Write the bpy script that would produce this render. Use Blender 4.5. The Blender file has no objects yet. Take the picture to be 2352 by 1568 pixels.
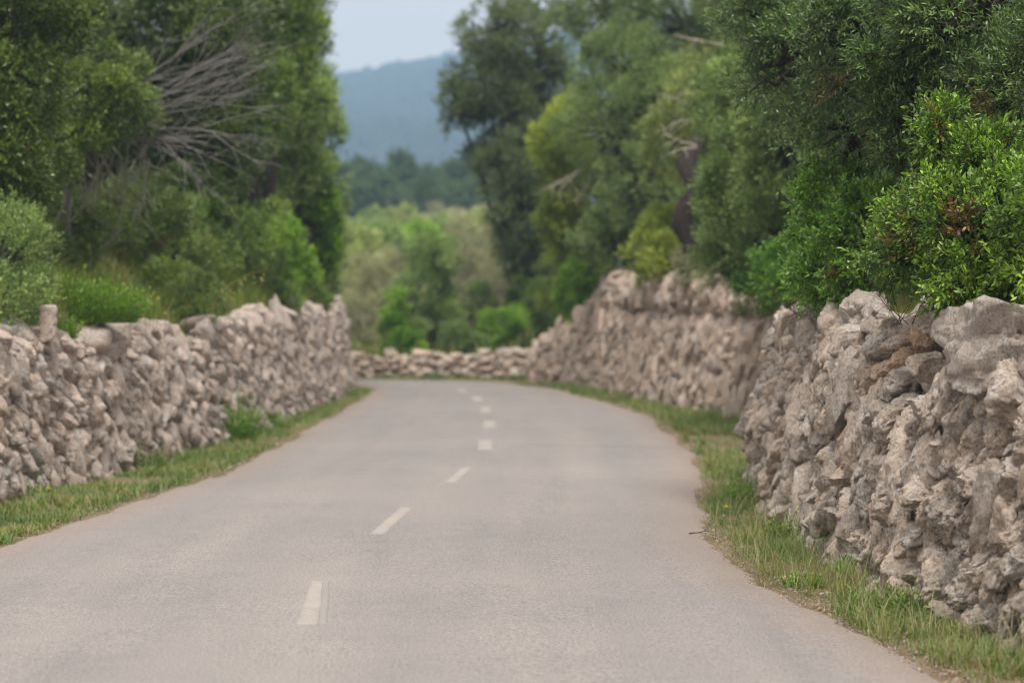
import bpy, bmesh, math
import numpy as np
from mathutils import Vector

# ------------------------------------------------------------------ camera, sky, sun, exposure
S = bpy.context.scene
COL = S.collection
F, CX, CY, HOR, CAMH = 5500.0, 1176.0, 784.0, 700.0, 1.6      # lens in photo units (2352 px wide)
PITCH = math.atan((CY - HOR) / F)
cam = bpy.data.cameras.new('camera')
camo = bpy.data.objects.new('camera', cam)
COL.objects.link(camo)
camo.location = (0, 0, CAMH)
camo.rotation_euler = (math.pi / 2 - PITCH, 0, 0)
cam.sensor_width = 36.0
cam.lens = F / 2352 * 36
cam.clip_start = 0.1
cam.clip_end = 8000
cam.dof.use_dof = True
cam.dof.focus_distance = 13.6
cam.dof.aperture_fstop = 2.0
S.camera = camo

SUN_EL, SUN_AZ = math.radians(64), math.radians(178)           # azimuth clockwise from +Y
W = bpy.data.worlds.new('World')
S.world = W
W.use_nodes = True
nt = W.node_tree
nt.nodes.clear()
def wn(t, **k):
    n = nt.nodes.new(t)
    for a, b in k.items():
        setattr(n, a, b)
    return n
out = wn('ShaderNodeOutputWorld')
bg = wn('ShaderNodeBackground')
bg.inputs['Strength'].default_value = 0.1
sky = wn('ShaderNodeTexSky')
sky.sky_type = 'NISHITA'
sky.sun_disc = False
sky.sun_elevation = SUN_EL
sky.sun_rotation = SUN_AZ
sky.dust_density = 3.0
tc = wn('ShaderNodeTexCoord')
sep = wn('ShaderNodeSeparateXYZ')
nt.links.new(tc.outputs['Generated'], sep.inputs[0])
mr = wn('ShaderNodeMapRange')                                   # overcast: brighter towards the zenith
mr.inputs['From Min'].default_value = 0.0
mr.inputs['From Max'].default_value = 1.0
mr.inputs['To Min'].default_value = 8.4
mr.inputs['To Max'].default_value = 16.0
nt.links.new(sep.outputs['Z'], mr.inputs['Value'])
noi = wn('ShaderNodeTexNoise')
noi.inputs['Scale'].default_value = 3.0
noi.inputs['Detail'].default_value = 5.0
mp = wn('ShaderNodeMapping')
mp.inputs['Scale'].default_value = (1, 1, 5)
nt.links.new(tc.outputs['Generated'], mp.inputs[0])
nt.links.new(mp.outputs[0], noi.inputs['Vector'])
cr = wn('ShaderNodeMapRange')
cr.inputs['From Min'].default_value = 0.3
cr.inputs['From Max'].default_value = 0.7
cr.inputs['To Min'].default_value = 0.9
cr.inputs['To Max'].default_value = 1.08
nt.links.new(noi.outputs['Fac'], cr.inputs['Value'])
mul = wn('ShaderNodeMath', operation='MULTIPLY')
nt.links.new(mr.outputs[0], mul.inputs[0])
nt.links.new(cr.outputs[0], mul.inputs[1])
vm = wn('ShaderNodeVectorMath', operation='SCALE')
tr = wn('ShaderNodeValToRGB')                                   # cool near the horizon, neutral-warm overhead
tr.color_ramp.elements[0].color = (1.12, 0.92, 0.82, 1)
tr.color_ramp.elements[0].position = 0.10
tr.color_ramp.elements[1].color = (1.03, 0.985, 0.93, 1)
tr.color_ramp.elements[1].position = 0.55
nt.links.new(sep.outputs['Z'], tr.inputs[0])
nt.links.new(tr.outputs[0], vm.inputs[0])
nt.links.new(mul.outputs[0], vm.inputs['Scale'])
mix = wn('ShaderNodeMixRGB')
mix.inputs['Fac'].default_value = 0.9
nt.links.new(sky.outputs[0], mix.inputs[1])
nt.links.new(vm.outputs[0], mix.inputs[2])
nt.links.new(mix.outputs[0], bg.inputs['Color'])
nt.links.new(bg.outputs[0], out.inputs['Surface'])

sl = bpy.data.lights.new('sun', 'SUN')
sl.energy = 2.9
sl.angle = math.radians(22)
sl.color = (1.0, 0.95, 0.88)
so = bpy.data.objects.new('sun', sl)
COL.objects.link(so)
sd = Vector((math.sin(SUN_AZ) * math.cos(SUN_EL), math.cos(SUN_AZ) * math.cos(SUN_EL), math.sin(SUN_EL)))
so.rotation_euler = (-sd).to_track_quat('-Z', 'Y').to_euler()
so.location = (0, -5, 30)
S.view_settings.view_transform = 'Standard'
S.view_settings.look = 'None'
S.view_settings.exposure = 0.36
S.view_settings.gamma = 1.0
S.render.engine = 'CYCLES'
S.cycles.use_denoising = True
S.cycles.denoising_input_passes = 'RGB_ALBEDO_NORMAL'
S.cycles.denoising_prefilter = 'ACCURATE'
S.cycles.filter_width = 1.15
S.cycles.sampling_pattern = 'BLUE_NOISE'
S.cycles.sample_clamp_indirect = 4.0
S.cycles.max_bounces = 6
S.cycles.diffuse_bounces = 1
S.cycles.transmission_bounces = 3
S.cycles.transparent_max_bounces = 8
S.cycles.caustics_reflective = False
S.cycles.caustics_refractive = False

# ------------------------------------------------------------------ helpers
CP, SP = math.cos(PITCH), math.sin(PITCH)
def at(x, y, d):
    """the world point at depth d metres seen at photo position (x, y)"""
    h, v = (x - CX) / F, (CY - y) / F
    return np.array([h * d / (CP + v * SP), d, CAMH + (v * CP - SP) * d / (CP + v * SP)])

def hsh(ix, iy, iz, seed):
    h = (ix.astype(np.int64) * 374761393 + iy.astype(np.int64) * 668265263 + iz.astype(np.int64) * 2147483647 + seed * 974711) & 0xFFFFFFFF
    h = ((h ^ (h >> 13)) * 1274126177) & 0xFFFFFFFF
    h = ((h ^ (h >> 16)) * 2246822519) & 0xFFFFFFFF
    h = h ^ (h >> 15)
    return (h & 0xFFFFFF).astype(np.float64) / 16777216.0

def vnoise(x, y, z=None, seed=0):
    x = np.asarray(x, float); y = np.asarray(y, float)
    if z is None:
        ix, iy = np.floor(x), np.floor(y)
        fx, fy = x - ix, y - iy
        fx = fx * fx * (3 - 2 * fx); fy = fy * fy * (3 - 2 * fy)
        o = np.zeros_like(ix)
        a = hsh(ix, iy, o, seed); b = hsh(ix + 1, iy, o, seed); c = hsh(ix, iy + 1, o, seed); d = hsh(ix + 1, iy + 1, o, seed)
        return (a * (1 - fx) + b * fx) * (1 - fy) + (c * (1 - fx) + d * fx) * fy
    z = np.asarray(z, float)
    ix, iy, iz = np.floor(x), np.floor(y), np.floor(z)
    fx, fy, fz = x - ix, y - iy, z - iz
    fx = fx * fx * (3 - 2 * fx); fy = fy * fy * (3 - 2 * fy); fz = fz * fz * (3 - 2 * fz)
    r = 0
    for dx in (0, 1):
        for dy in (0, 1):
            for dz in (0, 1):
                w = (fx if dx else 1 - fx) * (fy if dy else 1 - fy) * (fz if dz else 1 - fz)
                r = r + w * hsh(ix + dx, iy + dy, iz + dz, seed)
    return r

def fbm(x, y, z=None, seed=0, o=4, g=0.5):
    r, a, s, t = 0, 1.0, 1.0, 0
    for i in range(o):
        r = r + a * (vnoise(x * s, y * s, None if z is None else z * s, seed + i * 17) - 0.5)
        t += a; a *= g; s *= 2.03
    return r / t * 2

def cell2(a, b, seed, jit=0.85):
    ia, ib = np.floor(a), np.floor(b)
    n = a.shape
    F1 = np.full(n, 9.0); F2 = np.full(n, 9.0)
    CA = np.zeros(n); CB = np.zeros(n); DX = np.zeros(n); DY = np.zeros(n)
    for i in (-1, 0, 1):
        for j in (-1, 0, 1):
            ca, cb = ia + i, ib + j
            z = np.zeros(n)
            px = ca + 0.5 + jit * (hsh(ca, cb, z, seed) - 0.5)
            py = cb + 0.5 + jit * (hsh(ca, cb, z, seed + 5) - 0.5)
            dx, dy = a - px, b - py
            d = np.sqrt(dx * dx + dy * dy)
            m = d < F1
            F2 = np.where(m, F1, np.minimum(F2, d))
            F1 = np.where(m, d, F1)
            CA = np.where(m, ca, CA); CB = np.where(m, cb, CB)
            DX = np.where(m, dx, DX); DY = np.where(m, dy, DY)
    z = np.zeros(n)
    R = [hsh(CA, CB, z, seed + 11 + k) for k in range(4)]
    return F1, F2, DX, DY, R

def sstep(x, a=0.0, b=1.0):
    t = np.clip((x - a) / (b - a), 0, 1)
    return t * t * (3 - 2 * t)

def unit(v):
    return v / np.maximum(np.linalg.norm(v, axis=-1, keepdims=True), 1e-9)

def mesh(name, V, Fc, mat=None, attrs=None, smooth=False, parent=None, loc=None, uv=None):
    """links ONE mesh object from numpy vertices and faces"""
    V = np.asarray(V, np.float32)
    if loc is not None:
        V = V - np.asarray(loc, np.float32)
    Fc = np.asarray(Fc, np.int32)
    k = Fc.shape[1]
    me = bpy.data.meshes.new(name)
    me.vertices.add(len(V)); me.vertices.foreach_set('co', V.ravel())
    me.loops.add(Fc.size); me.loops.foreach_set('vertex_index', Fc.ravel())
    me.polygons.add(len(Fc)); me.polygons.foreach_set('loop_start', np.arange(0, Fc.size, k, dtype=np.int32))
    if smooth:
        me.polygons.foreach_set('use_smooth', np.ones(len(Fc), bool))
    me.update(calc_edges=True)
    for a, val in (attrs or {}).items():
        t = me.attributes.new(a, 'FLOAT', 'POINT')
        t.data.foreach_set('value', np.asarray(val, np.float32))
    if uv is not None:
        u = me.uv_layers.new(name='uv')
        u.data.foreach_set('uv', np.asarray(uv, np.float32)[Fc.ravel()].ravel())
    if mat:
        me.materials.append(mat)
    o = bpy.data.objects.new(name, me)
    COL.objects.link(o)
    if parent is not None:
        o.parent = parent
    elif loc is not None:
        o.location = loc
    return o

def tag(o, label=None, cat=None, group=None, kind=None):
    if label: o['label'] = label
    if cat: o['category'] = cat
    if group: o['group'] = group
    if kind: o['kind'] = kind
    return o

def thing(name, label, cat, loc, group=None):
    o = bpy.data.objects.new(name, None)
    o.empty_display_size = 0.3
    COL.objects.link(o)
    o.location = loc
    return tag(o, label, cat, group)

def grid_faces(nu, nv):
    i = np.arange(nu - 1)[:, None] * nv + np.arange(nv - 1)[None, :]
    return np.stack([i, i + nv, i + nv + 1, i + 1], -1).reshape(-1, 4)

class Tubes:
    def __init__(self):
        self.V, self.F, self.n = [], [], 0
    def add(self, pts, rad, k=6):
        pts = np.asarray(pts, float); n = len(pts)
        rad = np.broadcast_to(np.asarray(rad, float), (n,))
        t = unit(np.gradient(pts, axis=0))
        ref = np.array([0.31, 0.92, 0.22]) if abs(t[0] @ np.array([0.31, 0.92, 0.22])) < 0.9 else np.array([1.0, 0, 0])
        a = unit(np.cross(t, ref)); b = np.cross(t, a)
        th = np.arange(k) / k * 2 * np.pi
        ring = pts[:, None] + rad[:, None, None] * (a[:, None] * np.cos(th)[None, :, None] + b[:, None] * np.sin(th)[None, :, None])
        i = np.arange(n - 1)[:, None] * k; j = np.arange(k)[None]; j2 = (j + 1) % k
        f = np.stack([i + j, i + j2, i + k + j2, i + k + j], -1).reshape(-1, 4) + self.n
        self.V.append(ring.reshape(-1, 3)); self.F.append(f); self.n += n * k
    def prisms(self, P, Q, r0, r1):
        """many straight 3-sided twigs at once"""
        n = len(P)
        if n == 0: return
        t = unit(Q - P)
        ref = np.where(np.abs(t[:, 2:3]) > 0.8, np.array([[1.0, 0, 0]]), np.array([[0, 0, 1.0]]))
        a = unit(np.cross(t, ref)); b = np.cross(t, a)
        r0 = np.broadcast_to(r0, (n,))[:, None]; r1 = np.broadcast_to(r1, (n,))[:, None]
        L = []
        for base, r in ((P, r0), (Q, r1)):
            for k in range(3):
                c, s = math.cos(k * 2.0944), math.sin(k * 2.0944)
                L.append(base + r * (a * c + b * s))
        self.V.append(np.stack(L, 1).reshape(-1, 3))
        f = np.array([[0, 1, 4, 3], [1, 2, 5, 4], [2, 0, 3, 5]])
        self.F.append((np.arange(n)[:, None, None] * 6 + f[None]).reshape(-1, 4) + self.n)
        self.n += n * 6
    def build(self, name, mat, parent=None, loc=None, smooth=True):
        return mesh(name, np.concatenate(self.V), np.concatenate(self.F), mat, smooth=smooth, parent=parent, loc=loc)

# ------------------------------------------------------------------ materials
class M:
    def __init__(self, name):
        self.m = bpy.data.materials.new(name)
        self.m.use_nodes = True
        self.t = self.m.node_tree
        self.t.nodes.clear()
        self.out = self.n('ShaderNodeOutputMaterial')
    def n(self, t, **k):
        x = self.t.nodes.new(t)
        for a, b in k.items():
            if a.startswith('i_'):
                key = a[2:]
                key = int(key) if key.isdigit() else key.replace('_', ' ')
                x.inputs[key].default_value = b
            else:
                setattr(x, a, b)
        return x
    def l(self, a, b):
        self.t.links.new(a, b)
    def noise(self, scale, detail=4, rough=0.55, vec=None, dist=0.0):
        x = self.n('ShaderNodeTexNoise', i_Scale=scale, i_Detail=detail, i_Roughness=rough, i_Distortion=dist)
        if vec is not None: self.l(vec, x.inputs['Vector'])
        return x.outputs['Fac']
    def ramp(self, fac, stops):
        x = self.n('ShaderNodeValToRGB')
        e = x.color_ramp.elements
        while len(e) < len(stops): e.new(0.5)
        for i, (p, c) in enumerate(stops):
            e[i].position = p
            e[i].color = (c, c, c, 1) if isinstance(c, (int, float)) else (*c, 1)
        self.l(fac, x.inputs[0])
        return x.outputs[0]
    def mix(self, fac, a, b, mode='MIX'):
        x = self.n('ShaderNodeMixRGB', blend_type=mode)
        for s, v in ((0, fac), (1, a), (2, b)):
            if isinstance(v, (int, float)): x.inputs[s].default_value = v
            elif isinstance(v, tuple): x.inputs[s].default_value = (*v, 1)
            else: self.l(v, x.inputs[s])
        return x.outputs[0]
    def math(self, op, a, b=0.0):
        x = self.n('ShaderNodeMath', operation=op)
        for s, v in ((0, a), (1, b)):
            if isinstance(v, (int, float)): x.inputs[s].default_value = v
            else: self.l(v, x.inputs[s])
        return x.outputs[0]
    def attr(self, name):
        return self.n('ShaderNodeAttribute', attribute_name=name).outputs['Fac']
    def pos(self):
        return self.n('ShaderNodeNewGeometry').outputs['Position']
    def bump(self, h, strength=0.5, dist=0.01, prev=None):
        x = self.n('ShaderNodeBump', i_Strength=strength, i_Distance=dist)
        self.l(h, x.inputs['Height'])
        if prev is not None: self.l(prev, x.inputs['Normal'])
        return x.outputs[0]
    def finish(self, color, rough=0.8, spec=0.3, normal=None, transl=None):
        b = self.n('ShaderNodeBsdfPrincipled', i_Roughness=rough)
        b.inputs['Specular IOR Level'].default_value = spec
        if isinstance(color, tuple): b.inputs['Base Color'].default_value = (*color, 1)
        else: self.l(color, b.inputs['Base Color'])
        if normal is not None: self.l(normal, b.inputs['Normal'])
        o = b.outputs[0]
        if transl:
            tcol, f = transl
            tr = self.n('ShaderNodeBsdfTranslucent')
            self.l(tcol, tr.inputs['Color'])
            ms = self.n('ShaderNodeMixShader', i_0=f)
            self.l(o, ms.inputs[1]); self.l(tr.outputs[0], ms.inputs[2])
            o = ms.outputs[0]
        self.l(o, self.out.inputs['Surface'])
        return self.m

def stone_mat(name, grey, beige, orange, dark=0.55):
    m = M(name)
    p = m.pos()
    tone, warm = m.attr('tone'), m.attr('warm')
    n1 = m.noise(2.2, 5, 0.6, p); n2 = m.noise(14, 6, 0.65, p, 0.4); n3 = m.noise(55, 5, 0.7, p); n4 = m.noise(6, 5, 0.6, p, 0.8)
    f = m.math('ADD', m.math('MULTIPLY', tone, 0.55), m.math('MULTIPLY', n2, 0.6))
    c = m.ramp(f, [(0.2, grey), (0.48, tuple(0.5 * (a + b) for a, b in zip(grey, beige))), (0.75, beige)])
    ow = m.ramp(m.math('ADD', m.math('MULTIPLY', warm, 0.75), m.math('MULTIPLY', n4, 0.4)), [(0.62, 0.0), (0.95, 0.85)])
    c = m.mix(ow, c, orange)
    # pale lichen crust, grey-blue weathering, dark lichen specks
    li = m.ramp(n4, [(0.47, 0.0), (0.6, 0.75)])
    c = m.mix(m.math('MULTIPLY', li, m.ramp(n3, [(0.4, 0.2), (0.6, 1.0)])), c, (0.72, 0.69, 0.66))
    sp = m.ramp(m.noise(34, 5, 0.75, p, 0.5), [(0.58, 0.0), (0.64, 0.9)])
    sp = m.math('MULTIPLY', sp, m.ramp(n1, [(0.42, 0.1), (0.6, 1.0)]))
    c = m.mix(sp, c, (0.085, 0.075, 0.068))
    c = m.mix(m.math('MULTIPLY', m.ramp(n3, [(0.35, 1.0), (0.55, 0.0)]), dark), c, (0.20, 0.155, 0.12))
    nb = m.bump(n3, 1.0, 0.026)
    nb = m.bump(n2, 0.8, 0.03, nb)
    nb = m.bump(m.noise(150, 3, 0.7, p), 0.8, 0.006, nb)
    return m.finish(c, 0.92, 0.15, nb)

def leaf_mat(name, c0, c1, c2, rust=(0.16, 0.06, 0.02), rough=0.32, tl=0.24, spec=0.5):
    m = M(name)
    t = m.attr('tint')
    c0, c1, c2 = [tuple(min(.6, v * g) for v, g in zip(c, (1.72, 1.92, 1.2))) for c in (c0, c1, c2)]
    c = m.ramp(t, [(0.0, c0), (0.5, c1), (1.0, c2)])
    c = m.mix(m.attr('rust'), c, rust)
    # leaf undersides are paler and greyer
    bf = m.n('ShaderNodeNewGeometry').outputs['Backfacing']
    under = m.mix(0.18, c, (0.16, 0.19, 0.12))
    c2_ = m.mix(bf, c, under)
    tc_ = m.mix(1.0, c, (1.25, 1.35, 0.7), 'MULTIPLY')
    return m.finish(c2_, rough, spec, None, (tc_, tl))

def bark_mat(name, a, b):
    m = M(name)
    p = m.pos()
    n1 = m.noise(9, 6, 0.7, p, 0.6); n2 = m.noise(40, 4, 0.7, p)
    c = m.ramp(m.math('ADD', m.math('MULTIPLY', n1, 0.6), m.math('MULTIPLY', n2, 0.4)), [(0.35, a), (0.65, b)])
    return m.finish(c, 0.9, 0.15, m.bump(n1, 0.8, 0.03))

MAT = {}
MAT['stone_near'] = stone_mat('stone_grey_limestone', (0.40, 0.355, 0.32), (0.70, 0.575, 0.47), (0.46, 0.28, 0.16))
MAT['stone_left'] = stone_mat('stone_pink_limestone', (0.47, 0.415, 0.38), (0.72, 0.585, 0.495), (0.48, 0.30, 0.20))
MAT['stone_mid'] = stone_mat('stone_warm_limestone', (0.47, 0.385, 0.32), (0.68, 0.525, 0.41), (0.50, 0.30, 0.17), 0.4)
MAT['stone_orange'] = stone_mat('stone_orange_limestone', (0.46, 0.38, 0.31), (0.60, 0.46, 0.34), (0.58, 0.39, 0.24))
MAT['bark_grey'] = bark_mat('bark_grey', (0.032, 0.027, 0.022), (0.085, 0.074, 0.062))
MAT['bark_dark'] = bark_mat('bark_dark', (0.018, 0.014, 0.013), (0.075, 0.06, 0.055))
MAT['bark_dead'] = bark_mat('bark_dead', (0.17, 0.16, 0.158), (0.30, 0.285, 0.275))
MAT['bark_pale'] = bark_mat('bark_pale', (0.24, 0.22, 0.17), (0.40, 0.38, 0.30))
MAT['lichen'] = bark_mat('lichen_hanging', (0.17, 0.18, 0.12), (0.32, 0.33, 0.24))
LM = {
 'dark':   leaf_mat('leaf_dark_olive', (0.026, 0.040, 0.011), (0.052, 0.076, 0.021), (0.12, 0.15, 0.05)),
 'deep':   leaf_mat('leaf_deep_green', (0.016, 0.027, 0.008), (0.036, 0.054, 0.014), (0.085, 0.11, 0.034)),
 'mid':    leaf_mat('leaf_mid_green', (0.040, 0.064, 0.016), (0.078, 0.116, 0.030), (0.16, 0.20, 0.06)),
 'olive':  leaf_mat('leaf_grey_olive', (0.060, 0.085, 0.038), (0.105, 0.145, 0.065), (0.20, 0.24, 0.12), rough=0.5),
 'pale':   leaf_mat('leaf_pale_olive', (0.085, 0.095, 0.045), (0.145, 0.16, 0.075), (0.25, 0.26, 0.135), rough=0.55),
 'yellow': leaf_mat('leaf_yellow_green', (0.085, 0.105, 0.020), (0.16, 0.185, 0.035), (0.30, 0.30, 0.075), rough=0.5),
 'bright': leaf_mat('leaf_bright_green', (0.050, 0.098, 0.009), (0.100, 0.172, 0.014), (0.20, 0.29, 0.035), rough=0.4),
 'mastic': leaf_mat('leaf_mastic', (0.034, 0.064, 0.008), (0.062, 0.112, 0.013), (0.17, 0.245, 0.042), rough=0.38),
 'vivid':  leaf_mat('leaf_vivid_green', (0.025, 0.064, 0.010), (0.058, 0.122, 0.016), (0.13, 0.22, 0.045), rough=0.38),
 'wild':   leaf_mat('leaf_wild_olive', (0.020, 0.036, 0.015), (0.036, 0.068, 0.028), (0.10, 0.145, 0.065), rough=0.34),
 'grey':   leaf_mat('leaf_grey_twiggy', (0.14, 0.125, 0.125), (0.215, 0.19, 0.185), (0.28, 0.265, 0.235), rough=0.7),
 'oak':    leaf_mat('leaf_holm_oak', (0.032, 0.043, 0.026), (0.060, 0.076, 0.048), (0.11, 0.13, 0.08), rough=0.5),
 'sage':   leaf_mat('leaf_sage_olive', (0.042, 0.062, 0.030), (0.078, 0.106, 0.055), (0.15, 0.185, 0.10), rough=0.45),
 'pine':   leaf_mat('leaf_pine', (0.020, 0.034, 0.018), (0.035, 0.055, 0.028), (0.06, 0.085, 0.045), rough=0.6),
 'grass':  leaf_mat('grass_blades', (0.034, 0.070, 0.012), (0.078, 0.125, 0.026), (0.22, 0.21, 0.085), rust=(0.34, 0.26, 0.15), rough=0.55, tl=0.3),
 'meadow': leaf_mat('meadow_blades', (0.055, 0.082, 0.015), (0.105, 0.130, 0.032), (0.22, 0.20, 0.07), rust=(0.24, 0.16, 0.08), rough=0.6, tl=0.3),
 'herb':   leaf_mat('herb_leaves', (0.040, 0.085, 0.012), (0.085, 0.150, 0.022), (0.17, 0.24, 0.05), rough=0.5, tl=0.3),
}

# ------------------------------------------------------------------ plan of the lane (metres; camera at 0,0)
LW = np.array([(-5.6, -12), (-5.3, 0), (-4.9, 9), (-4.45, 15), (-4.05, 18.9), (-3.65, 22.5), (-3.32, 26.7), (-3.12, 31), (-3.04, 35.2), (-2.96, 40), (-2.94, 45.0), (-3.05, 46.2), (-3.8, 46.95), (-7, 47.2), (-14, 47.0)])
RW = np.array([(3.6, -12), (3.3, 0), (2.85, 7), (2.32, 11), (2.02, 13), (1.95, 15), (1.93, 17.6), (2.0, 20.2), (2.25, 22), (2.8, 24.5), (3.2, 28), (3.32, 31.5), (2.95, 34.5), (2.5, 36.8), (1.78, 42.9), (1.12, 48.2), (0.3, 51.6)])
RL = np.array([(-4.4, -12), (-4.1, 0), (-3.85, 9), (-3.62, 13), (-3.42, 15.9), (-3.1, 19.6), (-2.80, 22.6), (-2.70, 25.9), (-2.66, 30.9), (-2.60, 38.3), (-2.58, 43), (-2.72, 46.0), (-3.5, 47.4), (-5.5, 47.8), (-9, 47.8), (-20, 47.4)])
RR = np.array([(2.6, -12), (2.35, 0), (2.2, 7), (1.95, 10.1), (1.69, 11.9), (1.48, 13.5), (1.41, 15.4), (1.49, 18.3), (1.80, 21.6), (2.0, 25.6), (2.02, 29.3), (2.05, 33.8), (1.6, 39.1), (0.72, 45.6), (-0.3, 49.3), (-1.6, 50.3), (-4.0, 50.2), (-9, 50.1), (-20, 49.8)])

def smooth_path(P, step=0.05, sig=0.5):
    P = np.asarray(P, float)
    s = np.concatenate([[0], np.cumsum(np.linalg.norm(np.diff(P, axis=0), axis=1))])
    q = np.arange(0, s[-1], step)
    R = np.stack([np.interp(q, s, P[:, 0]), np.interp(q, s, P[:, 1])], 1)
    k = int(3 * sig / step)
    w = np.exp(-0.5 * (np.arange(-k, k + 1) * step / sig) ** 2); w /= w.sum()
    pad = np.concatenate([R[:1] + (R[:1] - R[k:0:-1]), R, R[-1:] + (R[-1:] - R[-2:-k - 2:-1])])
    return np.stack([np.convolve(pad[:, i], w, 'valid') for i in (0, 1)], 1)

lwp, rwp = smooth_path(LW), smooth_path(RW)
lroad, rroad = smooth_path(RL, sig=0.7), smooth_path(RR, sig=0.7)
def x_of(path, Y, ymax):
    m = path[:, 1] <= ymax
    o = np.argsort(path[m][:, 1])
    return np.interp(Y, path[m][o][:, 1], path[m][o][:, 0])
def xl(Y): return x_of(lwp, Y, 46.0)
def xr(Y): return x_of(rwp, Y, 51.4)

LFAR = np.array([(1.6, 52.2), (0.6, 52.05), (-0.6, 51.75), (-2, 51.4), (-4, 51.2), (-8, 51.1), (-16, 50.9)])
def yfar(X): return np.interp(X, LFAR[::-1, 0], LFAR[::-1, 1])

def ground_h(X, Y):
    X = np.asarray(X, float); Y = np.asarray(Y, float)
    far = np.interp(Y, [0, 52, 60, 80, 100, 150, 220, 400, 900, 4000], [0.3, 0.3, 0.4, 0.8, 1.3, 3.6, 5.0, 7.0, 10, 10])
    n = fbm(X * 0.35, Y * 0.35, None, 3, 4) * 0.12
    # right bank
    hr = np.interp(Y, [-12, 20, 26, 33, 45, 49, 52, 60], [1.22, 1.22, 1.3, 1.55, 1.6, 1.0, 0.35, 0.4])
    dr = X - xr(Y)
    right = (hr + 0.16 * np.clip(dr - 0.5, 0, 6)) * sstep(dr, 0.12, 0.45)
    # left bank: rises behind the wall
    dl = xl(Y) - X
    hl = np.interp(Y, [-12, 24, 26, 28, 45], [1.42, 1.42, 1.22, 1.4, 1.45])
    left = (hl + 0.42 * np.clip(dl - 0.4, 0, 2.2) + 0.12 * np.clip(dl - 2.6, 0, 8)) * sstep(dl, 0.12, 0.45)
    inside = np.where(dr > 0, right, np.where(dl > 0, left, 0.0))
    turn = sstep(47.35 - Y, 0.0, 0.35)                                # left of the wall's end the road turns away
    inside = np.where((dl > 0), left * turn, inside)
    beyond = sstep(Y - yfar(X), 0.05, 0.4)
    base = np.where(Y > 53, far, inside * (1 - beyond) + np.maximum(inside, far) * beyond)
    rough = np.where(base > 0.05, n, n * 0.12)
    w = sstep(np.maximum(np.abs(X) - 30, 0), 0, 30)
    return base + rough - 0.0 * w

# ------------------------------------------------------------------ ground: one sheet to the horizon
def axis(*segs):
    r = []
    for a, b, n in segs: r += list(np.linspace(a, b, n, endpoint=False))
    return np.array(r)
gx = axis((-4000, -600, 10), (-600, -80, 14), (-80, -16, 32), (-16, 8, 170), (8, 60, 32), (60, 600, 16), (600, 4001, 11))
gy = axis((-60, -6, 14), (-6, 8, 40), (8, 54, 230), (54, 80, 60), (80, 300, 70), (300, 1000, 20), (1000, 5001, 14))
GX, GY = np.meshgrid(gx, gy, indexing='ij')
GZ = ground_h(GX, GY)
m = M('soil_and_dry_grass')
p = m.pos()
n1 = m.noise(0.6, 5, 0.6, p); n2 = m.noise(9, 6, 0.7, p); n3 = m.noise(60, 4, 0.7, p)
c = m.ramp(n2, [(0.3, (0.15, 0.10, 0.068)), (0.5, (0.25, 0.175, 0.125)), (0.7, (0.34, 0.255, 0.19))])
g = m.ramp(m.math('ADD', m.math('MULTIPLY', n1, 0.6), m.math('MULTIPLY', n2, 0.4)), [(0.40, 0.0), (0.55, 0.9)])
c = m.mix(m.math('MULTIPLY', g, 0.7), c, (0.075, 0.095, 0.028))
mat_soil = m.finish(c, 0.95, 0.1, m.bump(n3, 0.7, 0.02, m.bump(n2, 0.6, 0.05)))
o = mesh('ground', np.stack([GX, GY, GZ], -1).reshape(-1, 3), grid_faces(len(gx), len(gy)), mat_soil, smooth=True)
tag(o, kind='structure')

# ------------------------------------------------------------------ road
def resample(P, n):
    s = np.concatenate([[0], np.cumsum(np.linalg.norm(np.diff(P, axis=0), axis=1))])
    q = np.linspace(0, s[-1], n)
    return np.stack([np.interp(q, s, P[:, 0]), np.interp(q, s, P[:, 1])], 1)
def by_y(P, ys):
    return np.stack([np.interp(ys, P[:, 1], P[:, 0]), ys], 1)
ia = np.argmin(np.abs(lroad[:, 1] - 44.0)); ib = np.argmin(np.abs(rroad[:, 1] - 44.0))
ys = np.linspace(-11, 44.0, 1000)
A = np.concatenate([by_y(lroad[:ia + 20], ys), resample(lroad[ia + 1:], 220)])
B = np.concatenate([by_y(rroad[:ib + 20], ys), resample(rroad[ib + 1:], 220)])
nv = 33
tv = np.linspace(0, 1, nv)
sa = np.arange(len(A)) * 0.055
jag = lambda s, sd: 0.11 * fbm(s * 1.3, s * 0 + sd, None, sd, 5, 0.6) + 0.045 * fbm(s * 7, s * 0 + sd, None, sd + 50, 3)
nA = unit(B - A)
A2 = A + nA * jag(sa, 5)[:, None]; B2 = B + nA * jag(sa, 9)[:, None]
V = A2[:, None] * (1 - tv)[None, :, None] + B2[:, None] * tv[None, :, None]
wd = np.linalg.norm(B2 - A2, axis=1)
zz = 0.02 + 0.05 * (1 - (2 * tv - 1) ** 2)[None] * np.ones((len(A), 1))
zz = zz + 0.012 * fbm(V[..., 0] * 0.5, V[..., 1] * 0.5, None, 77, 3)
zz[:, 0] = -0.03; zz[:, -1] = -0.03
VV = np.concatenate([V, zz[..., None]], -1)
uv = np.stack([np.cumsum(np.concatenate([[0], np.linalg.norm(np.diff(0.5 * (A + B), axis=0), axis=1)]))[:, None] * np.ones((1, nv)), (tv[None] * wd[:, None])], -1)
edge = np.minimum(tv[None] * wd[:, None], (1 - tv)[None] * wd[:, None])
track = 0.32 * sum(np.exp(-((tv - k) / 0.055) ** 2) for k in (0.17, 0.40, 0.60, 0.83))[None] * np.ones((len(A), 1))
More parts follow.
